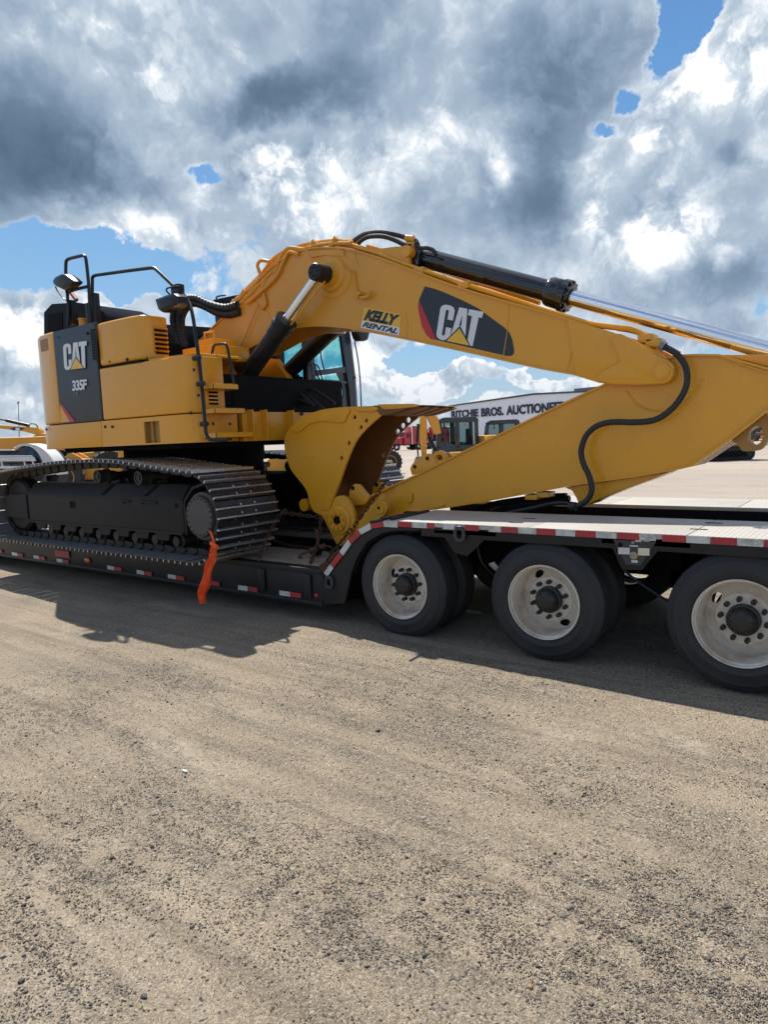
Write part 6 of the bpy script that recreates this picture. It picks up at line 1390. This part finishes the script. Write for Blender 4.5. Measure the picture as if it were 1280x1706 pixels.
def loader(pos, ang, label, s=1.0, cabbed=False, dirtm=YEL2, arms=True):
    e = empty('wheel_loader', tuple(pos), label, 'loader'); M = frame_at(pos, ang) @ Matrix.Scale(s, 4)
    for x in (-1.5, 1.5):
        for y in (-1, 1):
            mb = MB(); mb.lathe((x, y*.75, .75), (0, y, 0), [(0, 0), (0, .45), (.02, .70), (.1, .75), (.45, .75), (.53, .70), (.55, .45), (.45, .42), (.45, 0)], n=32)
            for i in range(20):
                a = i*math.pi/10; c, s_ = math.cos(a), math.sin(a); q = V((x+.75*c, y*.92, .75+.75*s_)); mb.tube([q, q+V((-.08*s_, y*.13, .08*c)), q+V((-.16*s_, y*.3, .16*c))], .035, n=5, straight=True)
            w = part(mb, 'wheel', TYR, e, M); mb = MB(); mb.lathe((x, y*1.18, .75), (0, y, 0), [(0, .42), (.03, .42), (.0, .3), (.0, .15), (.1, .12), (.1, 0)], n=24); part(mb, 'rim', dirtm, w, M)
    mb = MB(); mb.prY([(-2.6, .7), (-2.6, 1.9), (-2.3, 2.1), (-.6, 2.1), (-.5, 1.2), (.2, 1.1), (.2, .7)], -.75, .75); part(mb, 'engine_hood', dirtm, e, M, bevel=.06)
    mb = MB(); mb.prY([(.0, .6), (.2, 1.4), (1.6, 1.5), (2.0, 1.0), (2.0, .6)], -.5, .5); part(mb, 'front_frame', dirtm, e, M, bevel=.04)
    if not arms: return e
    for y in (-.5, .5): mb = MB(); mb.prY([(.9, 1.5), (1.3, 1.75), (3.0, .6), (3.0, .35), (2.7, .4)], y-.08, y+.08); part(mb, 'lift_arm', dirtm, e, M, bevel=.02)
    mb = MB(); mb.prY([(2.9, .1), (3.0, 1.0), (3.3, 1.2), (3.9, .25), (3.9, .18)], -1.3, 1.3); part(mb, 'bucket', dirtm, e, M, bevel=.02)
    if cabbed:
        mb = MB(); mb.prY([(-.6, 1.2), (-.6, 3.1), (.5, 3.1), (.6, 1.3)], -.65, .65); c = part(mb, 'cab', BLKG, e, M, bevel=.06)
        for y in (-.66, .655): mb = MB(); mb.box((-.45, y, 1.9), (.4, y+.005, 2.95)); part(mb, 'window_pane', GLS2, c, M)
    return e
loader(on_ground(606, 37), RA+.25, 'yellow wheeled machine with big black tyres glimpsed through the open bucket', .85, arms=False)
loader(on_ground(120, 33), RA+.35, 'yellow wheel loader with chevron tyres seen under the counterweight', 1.25)
loader(on_ground(185, 30), RA+3.3, 'yellow wheeled machine just right of the loader under the counterweight', 1.05)
loader(on_ground(440, 24), RA+.2, 'yellow loader low behind the cab and the bucket', .95)

def far_machine():
    # long boom reaching out at the left edge, beyond the counterweight
    D = 44; pos = on_ground(84, D); e = empty('distant_excavator', tuple(pos), 'distant yellow excavator whose level boom with dark decal reaches out at the left edge', 'excavator')
    def PQ(x, y): return PD(x, y, D)
    f = FW.copy(); f.z = 0; f.normalize()
    def slab(nm, pts, th, m, par, off=0, **k):
        A = [PQ(x, y)+f*off for x, y in pts]; mb = MB(); mb.loft(A, [p+f*th for p in A]); return mb.build(nm, m, par, **k)
    b = slab('boom', [(-60, 702), (-20, 706), (0, 708), (40, 711), (62, 712), (66, 717), (67, 724), (58, 724), (40, 719), (0, 714), (-20, 712), (-60, 708)], .55, YEL2, e, bevel=.03)
    slab('decal', [(16, 715), (24, 711.5), (41, 713.5), (36, 716), (24, 717.5)], .02, DCK, b, -.03); slab('letter', [(26, 712.5), (33, 713), (33, 717), (26, 717)], .02, LET, b, -.06)
    mb = MB(); mb.cyl(PQ(10, 700.5), PQ(48, 709), .11, n=12); mb.cyl(PQ(-30, 694), PQ(10, 700.5), .05, n=10); mb.build('boom_cylinder', BLK, e)
    mb = MB(); mb.tube([PQ(50, 706), PQ(58, 706.5), PQ(63, 712)], .04); mb.build('hydraulic_hose', RUB, e)
    slab('house', [(55, 725), (70, 722), (110, 724), (110, 750), (56, 750)], 3, YEL2, e, 0, bevel=.08)
    slab('counterweight', [(56, 727), (64, 727), (64, 740), (56, 740)], 1.2, BLK, e, -.2, bevel=.04)
    A = [V((PQ(x, 740).x, PQ(x, 740).y, 0)) for x in (40, 125)]
    for off in (0, 2.6):
        c0, c1 = A[0]+f*off, A[1]+f*off; d = (c1-c0); L = d.length; d.normalize(); M = Matrix(((d.x, f.x, 0, c0.x), (d.y, f.y, 0, c0.y), (0, 0, 1, GZB), (0, 0, 0, 1)))
        mb = MB(); mb.prY([(0+.4+.4*math.cos(t), .42+.42*math.sin(t)) for t in np.linspace(math.pi/2, 3*math.pi/2, 9)]+[(L-.4+.4*math.cos(t), .42+.42*math.sin(t)) for t in np.linspace(-math.pi/2, math.pi/2, 9)], 0, .6); part(mb, 'track', TRK, e, M, bevel=.02)
    # thin mast
    D2 = 70; p = on_ground(33, D2); t = PD(30, 672, D2); mb = MB(); mb.cyl(p, t, .06, .035, n=8); mb.cyl(t-V((.1, 0, 0)), t+V((.1, 0, .15)), .1, n=8); o = mb.build('light_mast', GREY, None); tag(o, 'thin grey mast standing behind the distant boom at the left', 'mast')
far_machine()
def fender_trailer():
    # white arched fender, slatted deck and black body just behind the left end of the track
    D = 13.5; pos = on_ground(10, D); e = empty('equipment_trailer', tuple(pos), 'white equipment trailer with arched white fender and slatted rack at the left edge', 'trailer')
    f = FW.copy(); f.z = 0; f.normalize()
    def Q(x, y, o=0): return PD(x, y, D)+f*o
    arc = sm([(22, 745), (34, 740), (48, 739.5), (62, 743), (74, 751), (84, 762), (91, 776), (94, 790)], 3); inn = sm([(24, 748), (34, 743.5), (44, 743), (54, 747), (62, 755), (68, 766), (72, 778), (74, 792)], 3)
    A = [Q(x, y) for x, y in arc]; B = [Q(x, y, .45) for x, y in arc]
    R = [[Q(x, y, 0), Q(x, y, .5), Q(x, y+1.4, .5), Q(x, y+1.4, 0)] for x, y in arc]
    mb = MB(); mb.rings(R); mb.build('fender', WHT, e)
    mb = MB(); mb.loft([Q(x, y, .02) for x, y in arc]+[Q(x, y, .02) for x, y in inn[::-1]], [Q(x, y, .04) for x, y in arc]+[Q(x, y, .04) for x, y in inn[::-1]]); mb.build('fender_face', WHT, e)
    mb = MB(); q = [(-60, 752), (22, 750), (34, 744), (48, 745), (60, 753), (68, 766), (74, 792), (74, 830), (-60, 830)]; mb.loft([Q(x, y, .06) for x, y in q], [Q(x, y, .9) for x, y in q]); mb.build('body', BLKG, e, bevel=.02)
    for y0, y1, x1, o in ((748.5, 750.5, 22, -.05), (758.5, 760.5, 55, -.12), (761.5, 768, 60, -.14), (776, 780, 56, -.14)):
        mb = MB(); mb.loft([Q(-60, y0+1, o), Q(x1, y0, o), Q(x1+3, y1, o), Q(-60, y1+1, o)], [Q(-60, y0+1, o+.08), Q(x1, y0, o+.08), Q(x1+3, y1, o+.08), Q(-60, y1+1, o+.08)]); mb.build('rack_rail', WHT, e, bevel=.004)
    for x in (-20, 5, 43, 57): mb = MB(); mb.loft([Q(x, 767, -.12), Q(x+2, 767, -.12), Q(x+5, 778, -.12), Q(x+3, 778, -.12)], [Q(x, 767, -.08), Q(x+2, 767, -.08), Q(x+5, 778, -.08), Q(x+3, 778, -.08)]); mb.build('rack_post', WHT, e)
    mb = MB(); c = Q(48, 785, .3); mb.cyl(c+f*-.1, c+f*.35, .5, n=28); mb.build('wheel', TYR, e)
fender_trailer()
def treeline():
    # far shrub belt beyond the yard, read as one dark mass
    rnd = random.Random(3); vs = []; fs = []
    def belt(x0, x1, D, h, n):
        for i in range(n):
            x = x0+(x1-x0)*rnd.random(); d = D*(1+.12*rnd.random()); p = on_ground(x, d); hh = h*(.55+.45*noise.noise(V((x*.02, 0, D)))+.25*rnd.random())
            for k in range(5):
                c = p+V((rnd.uniform(-1, 1), rnd.uniform(-1, 1), hh*rnd.random()**.7)); r = rnd.uniform(.25, .6)*(D/150)
                a = V((rnd.uniform(-1, 1), rnd.uniform(-1, 1), rnd.uniform(-.6, .8))).normalized()*r; b = a.cross(V((rnd.uniform(-1, 1), rnd.uniform(-1, 1), 1))).normalized()*r
                o = len(vs); vs.extend([tuple(c+a), tuple(c+b), tuple(c-a), tuple(c-b)]); fs.append((o, o+1, o+2, o+3))
    belt(-60, 330, 150, 4.0, 4200); belt(620, 740, 260, 6, 1500); belt(1180, 1420, 260, 6, 2400)
    m = MB(); m.v, m.f = vs, fs; me = bpy.data.meshes.new('treeline'); me.from_pydata(vs, [], fs); me.materials.append(GRN); o = bpy.data.objects.new('treeline', me); link(o); tag(o, 'low dark green belt of trees along the horizon', None, None, 'stuff')
treeline()
def yard_clutter():
    # flatbed with a yellow roller seen through the lifting eye
    D = 62; pos = on_ground(1262, D); e = empty('flatbed_trailer', tuple(pos), 'brown flatbed trailer seen through the lifting eye at the right', 'trailer'); M = frame_at(pos, RA)
    mb = MB(); mb.box((-5, -1.2, .9), (5, 1.2, 1.15)); part(mb, 'deck', mat('flatbed_brown', (.16, .09, .07), .6), e, M)
    for x in (-3.5, -2.4, 2.8):
        for y in (-1, 1): mb = MB(); mb.cyl((x, y-.15, .48), (x, y+.15, .48), .48, n=20); part(mb, 'wheel', TYR, e, M)
    loader(on_ground(1258, 80), RA+.5, 'yellow loader beyond the brown flatbed at the far right', 1.0, True)
yard_clutter()
